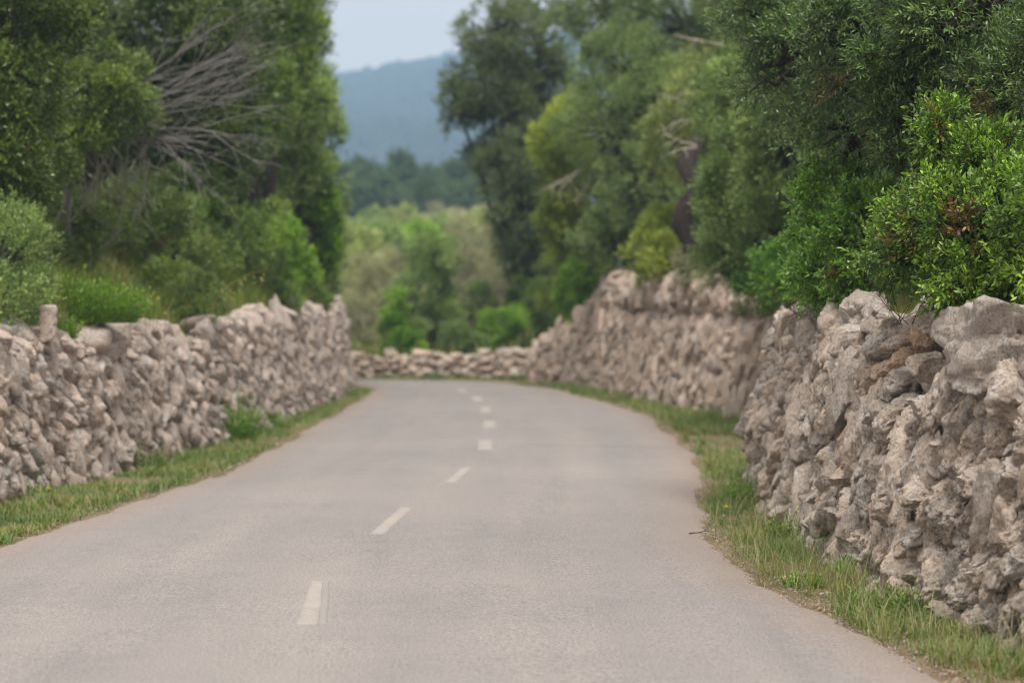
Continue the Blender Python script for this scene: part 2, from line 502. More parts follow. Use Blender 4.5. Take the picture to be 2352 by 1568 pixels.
def road_z(X, Y):
    xa, xb = np.interp(Y, A2[:1000, 1], A2[:1000, 0]), np.interp(Y, B2[:1000, 1], B2[:1000, 0])
    if Y > 43.5:
        d = ((VV[:, :, 0] - X) ** 2 + (VV[:, :, 1] - Y) ** 2).ravel()
        return VV[..., 2].ravel()[np.argmin(d)]
    v = (X - xa) / (xb - xa)
    return 0.02 + 0.05 * (1 - (2 * v - 1) ** 2) + 0.012 * float(fbm(np.array([X * .5]), np.array([Y * .5]), None, 77, 3)[0])
m = M('asphalt')
p = m.pos()
n1 = m.noise(0.35, 4, 0.6, p); n2 = m.noise(3.5, 5, 0.6, p); gr = m.noise(70, 5, 0.85, p); gr2 = m.noise(240, 2, 0.6, p)
e = m.attr('edge')
mp_ = m.n('ShaderNodeMapping', i_Scale=(2.2, 0.14, 1.0)); m.l(p, mp_.inputs[0])
streak = m.noise(1.0, 4, 0.6, mp_.outputs[0])
c = m.ramp(m.math('ADD', m.math('MULTIPLY', n1, 0.5), m.math('MULTIPLY', streak, 0.5)), [(0.32, (0.182, 0.170, 0.167)), (0.5, (0.224, 0.204, 0.195)), (0.68, (0.266, 0.237, 0.220))])
c = m.mix(m.ramp(n2, [(0.35, 0.0), (0.7, 0.22)]), c, (0.31, 0.272, 0.248))
ag = m.ramp(gr, [(0.33, 0.22), (0.46, 0.82), (0.53, 1.08), (0.66, 1.65)])
c = m.mix(0.9, c, ag, 'MULTIPLY')
vo = m.n('ShaderNodeTexVoronoi', i_Scale=3.2, i_Randomness=1.0); m.l(p, vo.inputs['Vector'])
c = m.mix(m.ramp(vo.outputs['Distance'], [(0.02, 0.8), (0.045, 0.0)]), c, (0.07, 0.062, 0.055))     # scattered dark grit
tr_ = m.attr('track')
c = m.mix(m.math('MULTIPLY', tr_, m.ramp(n2, [(0.3, 0.5), (0.7, 1.0)])), c, (0.200, 0.186, 0.182))
c = m.mix(m.ramp(gr2, [(0.66, 0.0), (0.74, 0.35)]), c, (0.52, 0.49, 0.46))
# reddish dust drifted from the verges
du = m.math('ADD', e, m.math('MULTIPLY', m.math('SUBTRACT', n2, 0.5), 0.55))
du = m.math('ADD', du, m.math('MULTIPLY', m.math('SUBTRACT', m.noise(22, 5, .7, p), .5), .35))
dust = m.ramp(du, [(0.0, 0.8), (0.15, 0.45), (0.60, 0.0)])
c = m.mix(dust, c, (0.27, 0.20, 0.160))
# tar seam across the lane
sp_ = m.n('ShaderNodeSeparateXYZ'); m.l(p, sp_.inputs[0])
sy = m.math('ADD', sp_.outputs['Y'], m.math('MULTIPLY', m.noise(1.5, 3, 0.6, p), 0.18))
seam = m.math('ABSOLUTE', m.math('SUBTRACT', sy, 26.35))
seam = m.math('MULTIPLY', m.ramp(seam, [(0.03, 0.55), (0.10, 0.0)]), m.ramp(sp_.outputs['X'], [(0.0, 0.0), (0.2, 1.0)]))
c = m.mix(seam, c, (0.10, 0.095, 0.095))
mat_road = m.finish(c, 0.88, 0.25, m.bump(gr, 0.5, 0.006, m.bump(gr2, 0.3, 0.002)))
o = mesh('road', VV.reshape(-1, 3), grid_faces(len(A), nv), mat_road, {'edge': edge.ravel(), 'track': track.ravel()}, smooth=True)
tag(o, kind='structure')

# painted dashes, worn thin
def paint_mat(name, col, wear):
    m = M(name)
    p = m.pos()
    g = m.noise(75, 5, 0.8, p); n = m.noise(5, 4, 0.6, p)
    f = m.ramp(m.math('ADD', m.math('MULTIPLY', g, 0.7), m.math('MULTIPLY', n, 0.3)), [(wear - 0.16, 0.0), (wear + 0.12, 1.0)])
    c = m.mix(f, (0.236, 0.216, 0.205), col)
    return m.finish(c, 0.75, 0.3, m.bump(g, 0.4, 0.004))
mat_paint = paint_mat('worn_road_paint', (0.365, 0.318, 0.28), 0.52)
mat_ghost = paint_mat('ghost_road_paint', (0.255, 0.236, 0.224), 0.52)
DASH = [((704, 1438), (735, 1338)), ((865, 1228), (935, 1168)), ((1034, 1111), (1072, 1075)), ((1114, 1034), (1115, 1012)), ((1124, 983), (1124, 967)),
        ((1117, 948), (1114, 934)), ((1099, 923), (1094, 911)), ((1068, 902), (1056, 895))]
def ground_pt(x, y):
    a = at(x, y, 10.0)
    t = (CAMH - 0.06) / (CAMH - a[2])
    return np.array([a[0] * t, 10 * t])
def dash(p, q, w, mat, sid):
    n = 60
    t = np.linspace(0, 1, n)
    c = p[None] * (1 - t)[:, None] + q[None] * t[:, None]
    d = unit(q - p); s = np.array([d[1], -d[0]])
    ww = w / 2
    j = 0.005 * fbm(t * 14, t * 0, None, sid, 3); j2 = 0.005 * fbm(t * 14, t * 0, None, sid + 3, 3)
    L = c - s * (ww + j)[:, None]; R = c + s * (ww + j2)[:, None]
    V = []
    for f in (0, .05, .5, .95, 1):                                  # the rim dips into the asphalt
        k = L * (1 - f) + R * f
        z = np.array([road_z(a, b) for a, b in k]) + (.003 if 0 < f < 1 else -.003)
        z[[0, -1]] -= .006
        V.append(np.concatenate([k, z[:, None]], 1))
    V = np.stack(V, 1).reshape(-1, 3)
    return tag(mesh('road_marking', V, grid_faces(n, 5), mat, smooth=True), kind='structure')
for i, (a, b) in enumerate(DASH):
    dash(ground_pt(*a), ground_pt(*b), 0.098 if i < 3 else 0.16, mat_paint, 40 + i)
dash(ground_pt(742, 1438), ground_pt(748, 1340), 0.045, mat_ghost, 66)

# ------------------------------------------------------------------ rocks
def ico(sub):
    bm = bmesh.new()
    bmesh.ops.create_icosphere(bm, subdivisions=sub, radius=1.0)
    V = np.array([v.co[:] for v in bm.verts]); Fc = np.array([[v.index for v in f.verts] for f in bm.faces])
    bm.free()
    return V, Fc
ICO = {k: ico(k) for k in (1, 2, 3, 4, 5)}
def rock_verts(rng, size, sub=4, cuts=13, rough=0.10, lo=0.55):
    V, Fc = ICO[sub]
    V = np.sign(V) * np.abs(V) ** 0.72
    V = V / np.abs(V).max(1).mean() * 0.92
    for k in range(cuts):
        n = unit(rng.normal(size=3)); r = rng.uniform(lo, 0.92)
        d = V @ n
        V = np.where((d > r)[:, None], V - n[None] * ((d - r) * 0.93)[:, None], V)
    o = rng.uniform(0, 50, 3)
    nz = fbm(V[:, 0] * 2.2 + o[0], V[:, 1] * 2.2 + o[1], V[:, 2] * 2.2 + o[2], 7, 5, 0.6)
    pit = np.maximum(0, fbm(V[:, 0] * 6 + o[1], V[:, 1] * 6 + o[2], V[:, 2] * 6 + o[0], 21, 3) - 0.15)
    V = V * (1 + rough * nz * 1.6 - 0.28 * rough * 4 * pit)[:, None]
    return V * np.asarray(size)[None], Fc
def rock_part(name, rng, size, center, rotz, mat, parent, ploc, sub=4, tilt=0.25, label=None, tone=None, warm=None, rough=0.10):
    V, Fc = rock_verts(rng, size, sub, rough=rough)
    ax, ay = rng.uniform(-tilt, tilt, 2)
    Rx = np.array([[1, 0, 0], [0, math.cos(ax), -math.sin(ax)], [0, math.sin(ax), math.cos(ax)]])
    Ry = np.array([[math.cos(ay), 0, math.sin(ay)], [0, 1, 0], [-math.sin(ay), 0, math.cos(ay)]])
    Rz = np.array([[math.cos(rotz), -math.sin(rotz), 0], [math.sin(rotz), math.cos(rotz), 0], [0, 0, 1]])
    V = V @ (Rz @ Ry @ Rx).T + np.asarray(center)[None]
    n = len(V)
    o = mesh(name, V, Fc, mat, {'tone': np.full(n, rng.uniform() if tone is None else tone), 'warm': np.full(n, rng.uniform(0, 0.8) if warm is None else warm)},
             smooth=True, parent=parent, loc=ploc)
    if label: o['label'] = label
    return o

# ------------------------------------------------------------------ dry stone walls
TEMPL = {}
def template(sub, i):
    if (sub, i) not in TEMPL:
        rg = np.random.default_rng(1000 * sub + i)
        TEMPL[sub, i] = rock_verts(rg, (1, 1, 1), sub, 10, 0.24, 0.5)
    return TEMPL[sub, i]
def stone_field(P, q, N, zt, batter, cw, ch, lean, seed, fx, y_in=(0, 99), layers=((1.0, 1.0, 0.0), (0.55, 0.5, 0.045))):
    rg = np.random.default_rng(seed)
    Vs, Fs, T_, W_, n0 = [], [], [], [], 0
    T = unit(np.gradient(P, axis=0))
    cl, sn = math.cos(lean), math.sin(lean)
    for li, (fw_, fh_, inset) in enumerate(layers):
        w, h = cw * fw_, ch * fh_
        L = q[-1] - q[0]; H = zt.max() + .2
        R = L + H
        ii = np.arange(-int(R / w) - 2, int(R / w) + 2); jj = np.arange(-int(R * abs(sn) / h) - 2, int((R * abs(sn) + H) / h) + 3)
        I, J = np.meshgrid(ii, jj, indexing='ij')
        jo = rg.uniform(0, 1, len(ii))[:, None]
        a = (I + rg.uniform(-.28, .28, I.shape)) * w; b = (J + jo + rg.uniform(-.25, .25, I.shape)) * h
        ss = (a * cl - b * sn + q[0]).ravel(); z = (a * sn + b * cl).ravel()
        k = (ss > q[0]) & (ss < q[-1]) & (z > -.04)
        ss, z = ss[k], z[k]
        k = z < np.interp(ss, q, zt) - .02
        ss, z = ss[k], z[k]
        for s_, z_ in zip(ss, z):
            p = np.array([np.interp(s_, q, P[:, 0]), np.interp(s_, q, P[:, 1])])
            if not y_in[0] < p[1] < y_in[1]: continue
            i = min(len(q) - 1, int(np.searchsorted(q, s_)))
            t, n = T[i], N[i]
            din, dw, sc, skip = fx(p, z_) if fx else (0, 0, 1, False)
            if skip: continue
            big = rg.choice([1.0, 1.5, 1.9], p=[.82, .12, .06]); big = rg.uniform(.72, 1.1) if big == 1 else big
            hw = w * .5 * rg.uniform(.8, 1.35) * 1.16 * big * sc; hh = h * .5 * rg.uniform(.7, 1.25) * 1.12 * big * sc; hd = rg.uniform(.09, .15) * (1 if li == 0 else .75)
            d = np.hypot(*p)
            sub = (5 if 9 < d < 15 else 4 if d < 24 else 3) if li == 0 else (4 if d < 15 else 3)
            V, Fc = template(sub, int(rg.integers(14 if sub > 4 else 30)))
            Q_ = np.linalg.qr(rg.normal(size=(3, 3)))[0]
            V = (V @ Q_.T) * np.array([hw, hd, hh])
            r = lean + rg.normal(0, .34); c_, s2 = math.cos(r), math.sin(r)
            yaw = rg.normal(0, .16)
            x, y, zz_ = V[:, 0] * c_ - V[:, 2] * s2, V[:, 1], V[:, 0] * s2 + V[:, 2] * c_
            x, y = x * math.cos(yaw) - y * math.sin(yaw), x * math.sin(yaw) + y * math.cos(yaw)
            o_ = -batter * (z_ + zz_) - hd * .42 - rg.uniform(0, .035) - inset - din
            XY = p[None] + t[None] * x[:, None] + n[None] * (y + o_)[:, None]
            Vs.append(np.concatenate([XY, (z_ + zz_)[:, None]], 1)); Fs.append(Fc + n0); n0 += len(V)
            T_.append(np.full(len(V), rg.uniform())); W_.append(np.full(len(V), min(1, rg.uniform(0, .75) ** 1.3 + dw)))
    return np.concatenate(Vs), np.concatenate(Fs), np.concatenate(T_), np.concatenate(W_)
def wall(name, label, path, sgn, topf, thick, batter, k, cw, ch, lean, amp, mat, seed, y0, y1, extra=None, base_z=-0.12, nf=None, hmax=1.8, minstep=0.007, fx=None, slean=0.0, smax=None, layers=((1.0, 1.0, 0.0), (0.55, 0.5, 0.045))):
    """one rubble wall: face, top and back as a single dense sheet whose relief is the packed stones"""
    s = np.concatenate([[0], np.cumsum(np.linalg.norm(np.diff(path, axis=0), axis=1))])
    keep = [i for i in range(len(path)) if y0 <= path[i, 1] <= y1] if y1 is not None else range(len(path))
    s0, s1 = s[keep[0]], s[keep[-1]]
    q = [s0]
    while q[-1] < s1:
        X, Y = np.interp(q[-1], s, path[:, 0]), np.interp(q[-1], s, path[:, 1])
        q.append(q[-1] + max(minstep, k * math.hypot(X, Y)))
    q = np.array(q)
    P = np.stack([np.interp(q, s, path[:, 0]), np.interp(q, s, path[:, 1])], 1)
    T = unit(np.gradient(P, axis=0))
    N = np.stack([T[:, 1], -T[:, 0]], 1) * sgn
    zt = topf(P, q)
    dist = np.median(np.linalg.norm(P, axis=1))
    nf = nf or int(hmax / max(minstep, k * dist))
    nt_ = max(10, int(thick / max(minstep, k * dist) * 0.5)); nb = 8
    t = np.linspace(0, 1, nf)
    off = np.zeros((len(q), nf + nt_ + nb)); Z = np.zeros_like(off); Wc = np.zeros_like(off); NU = np.zeros_like(off)
    Z[:, :nf] = base_z + (zt - base_z)[:, None] * t[None]
    off[:, :nf] = -batter * Z[:, :nf]
    Wc[:, :nf] = Z[:, :nf]
    e = np.clip((Z[:, :nf] - (zt[:, None] - 0.10)) / 0.10, 0, 1)
    off[:, :nf] -= 0.05 * e ** 2
    NU[:, :nf] = 0.12 + 0.6 * e ** 2
    tq = (np.arange(nt_) + 1) / nt_
    Z[:, nf:nf + nt_] = zt[:, None] + 0.03 * np.sin(tq * np.pi)[None]
    off[:, nf:nf + nt_] = off[:, nf - 1:nf] - thick * tq[None]
    Wc[:, nf:nf + nt_] = zt[:, None] + thick * tq[None]
    NU[:, nf:nf + nt_] = np.minimum(1, 0.75 + tq * 2)[None]
    tb = (np.arange(nb) + 1) / nb
    Z[:, nf + nt_:] = zt[:, None] - 0.9 * tb[None]
    off[:, nf + nt_:] = off[:, nf + nt_ - 1:nf + nt_]
    Wc[:, nf + nt_:] = zt[:, None] + thick + 0.9 * tb[None]
    NU[:, nf + nt_:] = 0.5
    U = q[:, None] * np.ones((1, Z.shape[1]))
    # packed stones
    wu = U + 0.10 * fbm(U * 3, Wc * 3, None, seed + 1, 3); ww = Wc + 0.10 * fbm(U * 3 + 9, Wc * 3, None, seed + 2, 3)
    ln = lean(P, q) if callable(lean) else np.full(len(q), lean)
    cl, sn = np.cos(ln)[:, None], np.sin(ln)[:, None]
    u2 = wu - np.tan(ln)[:, None] * 0 ; 
    a = (wu * cl + ww * sn); b = (-wu * sn + ww * cl)
    big = sstep(fbm(U * 1.1, Wc * 1.6, None, seed + 7, 2), -0.1, 0.35)
    F1, F2, DX, DY, R = cell2(a / cw, b / ch, seed)
    G1, G2, EX, EY, Q = cell2(a / (cw * 0.46) + 3.3, b / (ch * 0.42), seed + 31)
    def stones(F1, F2, DX, DY, R, w):
        cre = np.exp(-((F2 - F1) / w) ** 2)
        return (R[0] - 0.5) * 0.9 + (R[1] - 0.5) * 1.7 * DX + (R[2] - 0.35) * 1.5 * DY + 0.5 * (0.5 - F1) - 1.15 * cre
    h1 = stones(F1, F2, DX, DY, R, 0.13); h2 = stones(G1, G2, EX, EY, Q, 0.15)
    h = amp * (h1 * (0.62 + 0.40 * big) + h2 * (0.46 - 0.30 * big))
    rg = 1 - np.abs(fbm(a * 13, b * 6, None, seed + 3, 4, 0.6)) * 2
    h += amp * 0.45 * rg + amp * 1.15 * fbm(a * 8, b * 3.0, None, seed + 4, 6, 0.66)
    pit = np.maximum(0, fbm(a * 18, b * 11, None, seed + 5, 3) - 0.22)
    h -= amp * 1.1 * pit
    h += 0.10 * fbm(U * 0.8, Wc * 1.1, None, seed + 6, 3)
    warm = R[3] * 0.6 + Q[3] * 0.3
    tone = R[0] * 0.45 + Q[2] * 0.55
    if extra is not None:
        h, warm, tone = extra(P, q, Z, h, warm, tone)
    h = h * 0.55 - 0.08
    fade = np.ones(Z.shape[1]); fade[nf + nt_:] = np.linspace(0.8, 0.2, nb)
    h = h * fade[None]
    nz = np.sqrt(np.maximum(0, 1 - NU ** 2))
    XY = P[:, None] + N[:, None] * (off + h * nz)[..., None]
    V = np.concatenate([XY, (Z + h * NU)[..., None]], -1)
    i0 = len(P) // 2
    root = thing(name, label, 'wall', (P[i0, 0], P[i0, 1], 0.0))
    fc = grid_faces(V.shape[0], V.shape[1])
    if sgn > 0: fc = fc[:, ::-1]
    V = V.reshape(-1, 3)
    V2, F2_, t2, w2 = stone_field(P, q, N, zt if smax is None else np.minimum(zt, smax(P)), batter, cw, ch, slean, seed, fx, layers=layers)
    ft = np.concatenate([fc[:, [0, 1, 2]], fc[:, [0, 2, 3]], F2_ + len(V)])
    mesh('rubble', np.concatenate([V, V2]), ft, mat, {'tone': np.concatenate([tone.ravel(), t2]), 'warm': np.concatenate([warm.ravel(), w2])}, smooth=True, parent=root, loc=tuple(root.location))
    return root, dict(P=P, T=T, N=N, q=q, zt=zt, batter=batter)

def steps1(x, wd, seed):
    i = np.floor(x / wd + 0.4 * (vnoise(x / wd * 0.7, x * 0, None, seed) - 0.5))
    return hsh(i, i * 0, i * 0, seed) - 0.5

# near right wall -------------------------------------------------------------
def top_near(P, q):
    Y = P[:, 1]
    z = np.interp(Y, [0, 9, 11, 12.6, 13.3, 14, 14.7, 15.6, 17, 19, 20.5, 23, 26], [1.4, 1.28, 1.22, 1.18, 1.14, 1.14, 1.22, 1.40, 1.44, 1.43, 1.40, 1.45, 1.5])
    return z + 0.10 * steps1(q, 0.33, 4) + 0.05 * fbm(q * 4, q * 0, None, 8, 3)
def extra_near(P, q, Z, h, warm, tone):
    Y = P[:, 1][:, None]
    # collapsed seam running down the face to the left
    yc = np.interp(Z, [0.25, 0.74, 1.23, 1.45], [17.0, 15.7, 13.9, 13.6])
    d = (Y - yc) / 0.42
    m_ = np.exp(-d ** 2) * sstep(Z, 0.25, 0.55)
    h = h - 0.15 * m_ + 0.03 * m_ * fbm(q[:, None] * 9, Z * 9, None, 90, 4)
    up = np.exp(-((Y - 14.3) / 0.4) ** 2) * sstep(Z, 1.0, 1.2)
    warm = np.clip(warm + 0.3 * m_ + 0.5 * up, 0, 1)
    # overhanging shoulder where the wall turns away
    sh = np.exp(-((Y - 19.7) / 0.9) ** 2) * np.exp(-((Z - 0.62) / 0.25) ** 2)
    h = h + 0.16 * sh
    return h, warm, tone
def fx_near(p, z):
    yc = np.interp(z, [0.25, 0.74, 1.23, 1.45], [17.0, 15.7, 13.9, 13.6])
    m_ = math.exp(-((p[1] - yc) / .42) ** 2) * float(sstep(z, .25, .55))
    up = math.exp(-((p[1] - 14.3) / .4) ** 2) * float(sstep(z, 1.0, 1.2))
    sh = math.exp(-((p[1] - 19.7) / .9) ** 2) * math.exp(-((z - .62) / .25) ** 2)
    return .13 * m_ - .16 * sh, .3 * m_ + .45 * up, 1 - .35 * m_, False
near_wall, nw = wall('stone_wall', 'grey dry stone wall nearest on the right, with an orange rubble notch and big boulder on top',
    rwp, -1, top_near, 0.55, 0.14, 0.00050, 0.165, 0.25, 0.34, 0.075, MAT['stone_near'], 100, 5.5, 26.5, extra_near, hmax=1.5, fx=fx_near, slean=0.34)
nloc = tuple(near_wall.location)
rng = np.random.default_rng(5)
def on_wall(w, Y, z, inset):
    i = np.argmin(np.abs(w['P'][:, 1] - Y))
    p = w['P'][i] - w['N'][i] * (inset + w['batter'] * z)
    return np.array([p[0], p[1], z]), math.atan2(w['T'][i, 1], w['T'][i, 0])
c, rz = on_wall(nw, 12.05, 1.32, 0.16)
rock_part('boulder', rng, (0.98, 0.34, 0.27), c, rz, MAT['stone_near'], near_wall, nloc, 5, 0.06, 'big rounded grey boulder capping the wall', 0.2, 0.1, 0.25)
for Y, z, ins, sz, warm_ in [(13.55, 1.24, .2, (.17, .16, .13), .15), (14.0, 1.26, .12, (.11, .12, .085), .95), (14.42, 1.37, .20, (.13, .13, .085), .9), (14.28, 1.21, .09, (.10, .10, .075), .85), (13.88, 1.38, .24, (.11, .12, .09), .9), (14.1, 1.42, .3, (.12, .12, .08), .4),
        (14.75, 1.30, .16, (.20, .16, .13), .3), (14.6, 1.46, .42, (.30, .2, .12), .2), (13.4, 1.36, .4, (.16, .15, .12), .3), (15.0, 1.42, .22, (.2, .18, .14), .2), (13.75, 1.12, .10, (.16, .13, .11), .4), (14.5, 1.10, .12, (.16, .14, .12), .75),
        (15.35, 1.47, .22, (.25, .2, .14), .15), (15.9, 1.50, .2, (.22, .2, .15), .3), (16.5, 1.50, .22, (.28, .2, .13), .1), (17.1, 1.51, .2, (.24, .2, .16), .35), (17.8, 1.50, .22, (.26, .2, .12), .2),
        (18.5, 1.52, .2, (.25, .2, .16), .4), (19.2, 1.50, .2, (.24, .2, .14), .2), (19.9, 1.48, .2, (.25, .2, .15), .5), (20.6, 1.46, .2, (.22, .2, .14), .3),
        (14.9, .92, .13, (.16, .13, .11), .5), (14.1, 1.56, .52, (.24, .18, .12), .35), (15.1, 1.55, .5, (.26, .18, .13), .15), (13.6, 1.50, .5, (.18, .16, .11), .3), (14.55, 1.60, .62, (.2, .16, .12), .5), (10.6, 1.34, .25, (.45, .3, .22), .2), (9.7, 1.34, .25, (.4, .3, .2), .2)]:
    c, rz = on_wall(nw, Y, z, ins)
    rock_part('capstone', rng, sz, c, rz + rng.uniform(-.3, .3), MAT['stone_orange' if warm_ > .8 else 'stone_near'], near_wall, nloc, 5, 0.3,
              'orange weathered stone in the notch' if warm_ > .68 else 'orange weathered stone in the notch' if warm_ > .8 else None, None, warm_, 0.2)

# mid right wall --------------------------------------------------------------
def top_mid(P, q):
    Y = P[:, 1]
    z = np.interp(Y, [24, 28, 32, 34, 36, 40, 43, 45.2, 46.0, 47.3, 48.3, 49.5, 51.5, 52.5], [1.62, 1.72, 1.82, 1.86, 1.90, 1.98, 2.02, 2.02, 1.86, 1.45, 1.15, 1.0, .7, .5])
    return z + 0.07 * steps1(q, 0.42, 14) + 0.04 * fbm(q * 4, q * 0, None, 18, 3)
def extra_mid(P, q, Z, h, warm, tone):
    Y = P[:, 1][:, None]
    zj = np.interp(P[:, 1], [24, 33, 43, 46], [1.25, 1.42, 1.55, 1.6])[:, None] + 0.03 * fbm(q * 2, q * 0, None, 71, 3)[:, None]
    ok = sstep(Y, 30, 33) * (1 - sstep(Y, 43, 44.5))
    h = h - 0.10 * np.exp(-((Z - zj) / 0.028) ** 2) * ok + 0.05 * sstep(Z - zj, -0.02, 0.02) * ok
    gap = np.exp(-((Y - 44.0 - 0.6 * (1.9 - Z)) / 0.35) ** 2)
    warm = np.clip(warm + 0.35 * gap, 0, 1)
    h = h - 0.08 * gap
    return h, warm, tone
def fx_mid(p, z):
    zj = np.interp(p[1], [24, 33, 43, 46], [1.25, 1.42, 1.55, 1.6])
    on = 31.5 < p[1] < 44
    gap = math.exp(-((p[1] - 44.0 - 0.6 * (1.9 - z)) / 0.35) ** 2)
    return (-.03 if on and z > zj else 0.0) + .06 * gap, .35 * gap, 1.0, on and -.16 < z - zj < .15
mid_wall, mw = wall('stone_wall', 'tall warm beige dry stone wall on the right bend with a straight coping course',
    rwp, -1, top_mid, 0.55, 0.12, 0.00052, 0.12, 0.36, 0.06, 0.066, MAT['stone_mid'], 200, 25.2, 51.6, extra_mid, hmax=2.0, minstep=0.012, fx=fx_mid, slean=0.06)
mloc = tuple(mid_wall.location)
for Y in np.concatenate([np.arange(33, 45.5, 0.75), np.arange(46, 51.5, 0.55)]):
    zt = float(np.interp(Y, mw['P'][:, 1], mw['zt']))
    c, rz = on_wall(mw, Y + rng.uniform(-.2, .2), zt + 0.03, 0.25)
    sc = rng.uniform(0.7, 1.15)
    low = Y > 45.5
    rock_part('capstone', rng, (0.34 * sc, 0.26, (0.2 if low else 0.085) * sc), c, rz + rng.uniform(-.3, .3), MAT['stone_mid'], mid_wall, mloc, 4, 0.25)
c, rz = on_wall(mw, 44.9, 2.10, .3)
rock_part('capstone', rng, (.42, .3, .22), c, rz, MAT['stone_mid'], mid_wall, mloc, 4, .2)
c, rz = on_wall(mw, 48.4, 1.28, .25)
rock_part('capstone', rng, (.42, .35, .36), c, rz, MAT['stone_mid'], mid_wall, mloc, 4, .2)

# low wall closing the bend ---------------------------------------------------
def top_low(P, q):
    return 0.52 + 0.08 * steps1(q, 0.4, 24) + 0.04 * fbm(q * 4, q * 0, None, 28, 3) + 0.12 * sstep(P[:, 0], -1.0, 0.8)
lfp = smooth_path(LFAR, sig=0.3)
low_wall, fw = wall('stone_wall', 'low rubble wall across the end of the lane where the road bends left',
    lfp, -1, top_low, 0.5, 0.1, 0.0006, 0.21, 0.17, 0.15, 0.055, MAT['stone_mid'], 300, 0, None, None, hmax=0.6, minstep=0.02, slean=0.1)
floc = tuple(low_wall.location)
for i in range(0, len(fw['P']), max(1, len(fw['P']) // 24)):
    p = fw['P'][i]
    if -6 < p[0] < 1.2:
        n = fw['N'][i]
        rock_part('capstone', rng, (rng.uniform(.16, .32), .22, rng.uniform(.07, .12)), (p[0] - n[0] * .25, p[1] - n[1] * .25, fw['zt'][i] + .01), math.atan2(fw['T'][i, 1], fw['T'][i, 0]), MAT['stone_mid'], low_wall, floc, 4, .3)

# left wall -------------------------------------------------------------------
def top_left(P, q):
    Y = P[:, 1]
    z = np.interp(Y, [5, 15, 18, 20, 22.6, 25, 25.7, 26.2, 26.9, 27.2, 28, 31, 37, 43, 45, 45.8, 46.6, 47.5], [1.32, 1.3, 1.30, 1.28, 1.26, 1.25, 1.18, 1.06, 1.06, 1.30, 1.36, 1.40, 1.46, 1.55, 1.5, 1.2, .9, .7])
    return z + 0.07 * steps1(q, 0.36, 34) + 0.035 * fbm(q * 4, q * 0, None, 38, 3)
left_wall, lw = wall('stone_wall', 'long pinkish dry stone wall along the left side of the road',
    lwp, 1, top_left, 0.55, 0.13, 0.00055, 0.125, 0.27, 0.48, 0.05, MAT['stone_left'], 400, 9.0, 47.1, None, hmax=1.45, minstep=0.010, slean=0.48)
lloc = tuple(left_wall.location)
for Y in np.concatenate([np.arange(16.5, 25.8, 0.5), np.arange(27.4, 44.2, 0.75)]):
    zt = float(np.interp(Y, lw['P'][:, 1], lw['zt']))
    c, rz = on_wall(lw, Y + rng.uniform(-.15, .15), zt + rng.uniform(-.02, .06), rng.uniform(.14, .3))
    sc = rng.uniform(0.7, 1.25)
    fl = Y > 27
    rock_part('capstone', rng, (0.30 * sc, 0.24, (.12 if fl else .17) * sc), c, rz + rng.uniform(-.4, .4), MAT['stone_left'], left_wall, lloc, 4, .14 if fl else .26)
    if Y < 25.5 and rng.uniform() < 0.6:
        c, rz = on_wall(lw, Y + .25, zt + rng.uniform(.06, .14), rng.uniform(.45, .6))
        rock_part('capstone', rng, (0.2 * sc, 0.18, 0.14 * sc), c, rz, MAT['stone_left'], left_wall, lloc, 4, 0.3)

# squared stone post standing on the left wall, and a thin upright stone at its far end
def post(name, label, x, ytop, ybot, d, w, seed):
    a, b = at(x, ytop, d), at(x, ybot, d)
    n = 14
    rg = np.random.default_rng(seed)
    zs = np.linspace(b[2] - 0.12, a[2], n)
    ring = []
    for i, z in enumerate(zs):
        for j in range(16):
            t = (j + 0.5) / 16 * 2 * math.pi
            e = 0.28
            cx_, sx_ = math.cos(t), math.sin(t)
            px_ = abs(cx_) ** e * np.sign(cx_); py_ = abs(sx_) ** e * np.sign(sx_)
            k = 1 + 0.07 * rg.normal() - (0.10 if i == n - 1 else 0)
            ring.append((a[0] + px_ * w / 2 * k, d + py_ * w / 2 * k, z + 0.008 * rg.normal()))
    V = np.array(ring + [(a[0], d, a[2] + 0.01)])
    f = []
    for i in range(n - 1):
        for j in range(16):
            f.append((i * 16 + j, i * 16 + (j + 1) % 16, (i + 1) * 16 + (j + 1) % 16)); f.append((i * 16 + j, (i + 1) * 16 + (j + 1) % 16, (i + 1) * 16 + j))
    for j in range(16): f.append(((n - 1) * 16 + j, (n - 1) * 16 + (j + 1) % 16, n * 16))
    o = mesh(name, V, np.array(f), MAT['stone_left'], {'tone': np.full(len(V), .8), 'warm': np.full(len(V), .1)}, smooth=True, loc=(a[0], d, b[2]))
    return tag(o, label, 'marker stone')
post('marker_stone', 'squared pale stone standing upright on top of the left wall', 110, 702, 752, 20.6, 0.135, 3)
post('marker_stone', 'thin upright stone at the far end of the left wall top', 776, 680, 716, 43.6, 0.13, 4)

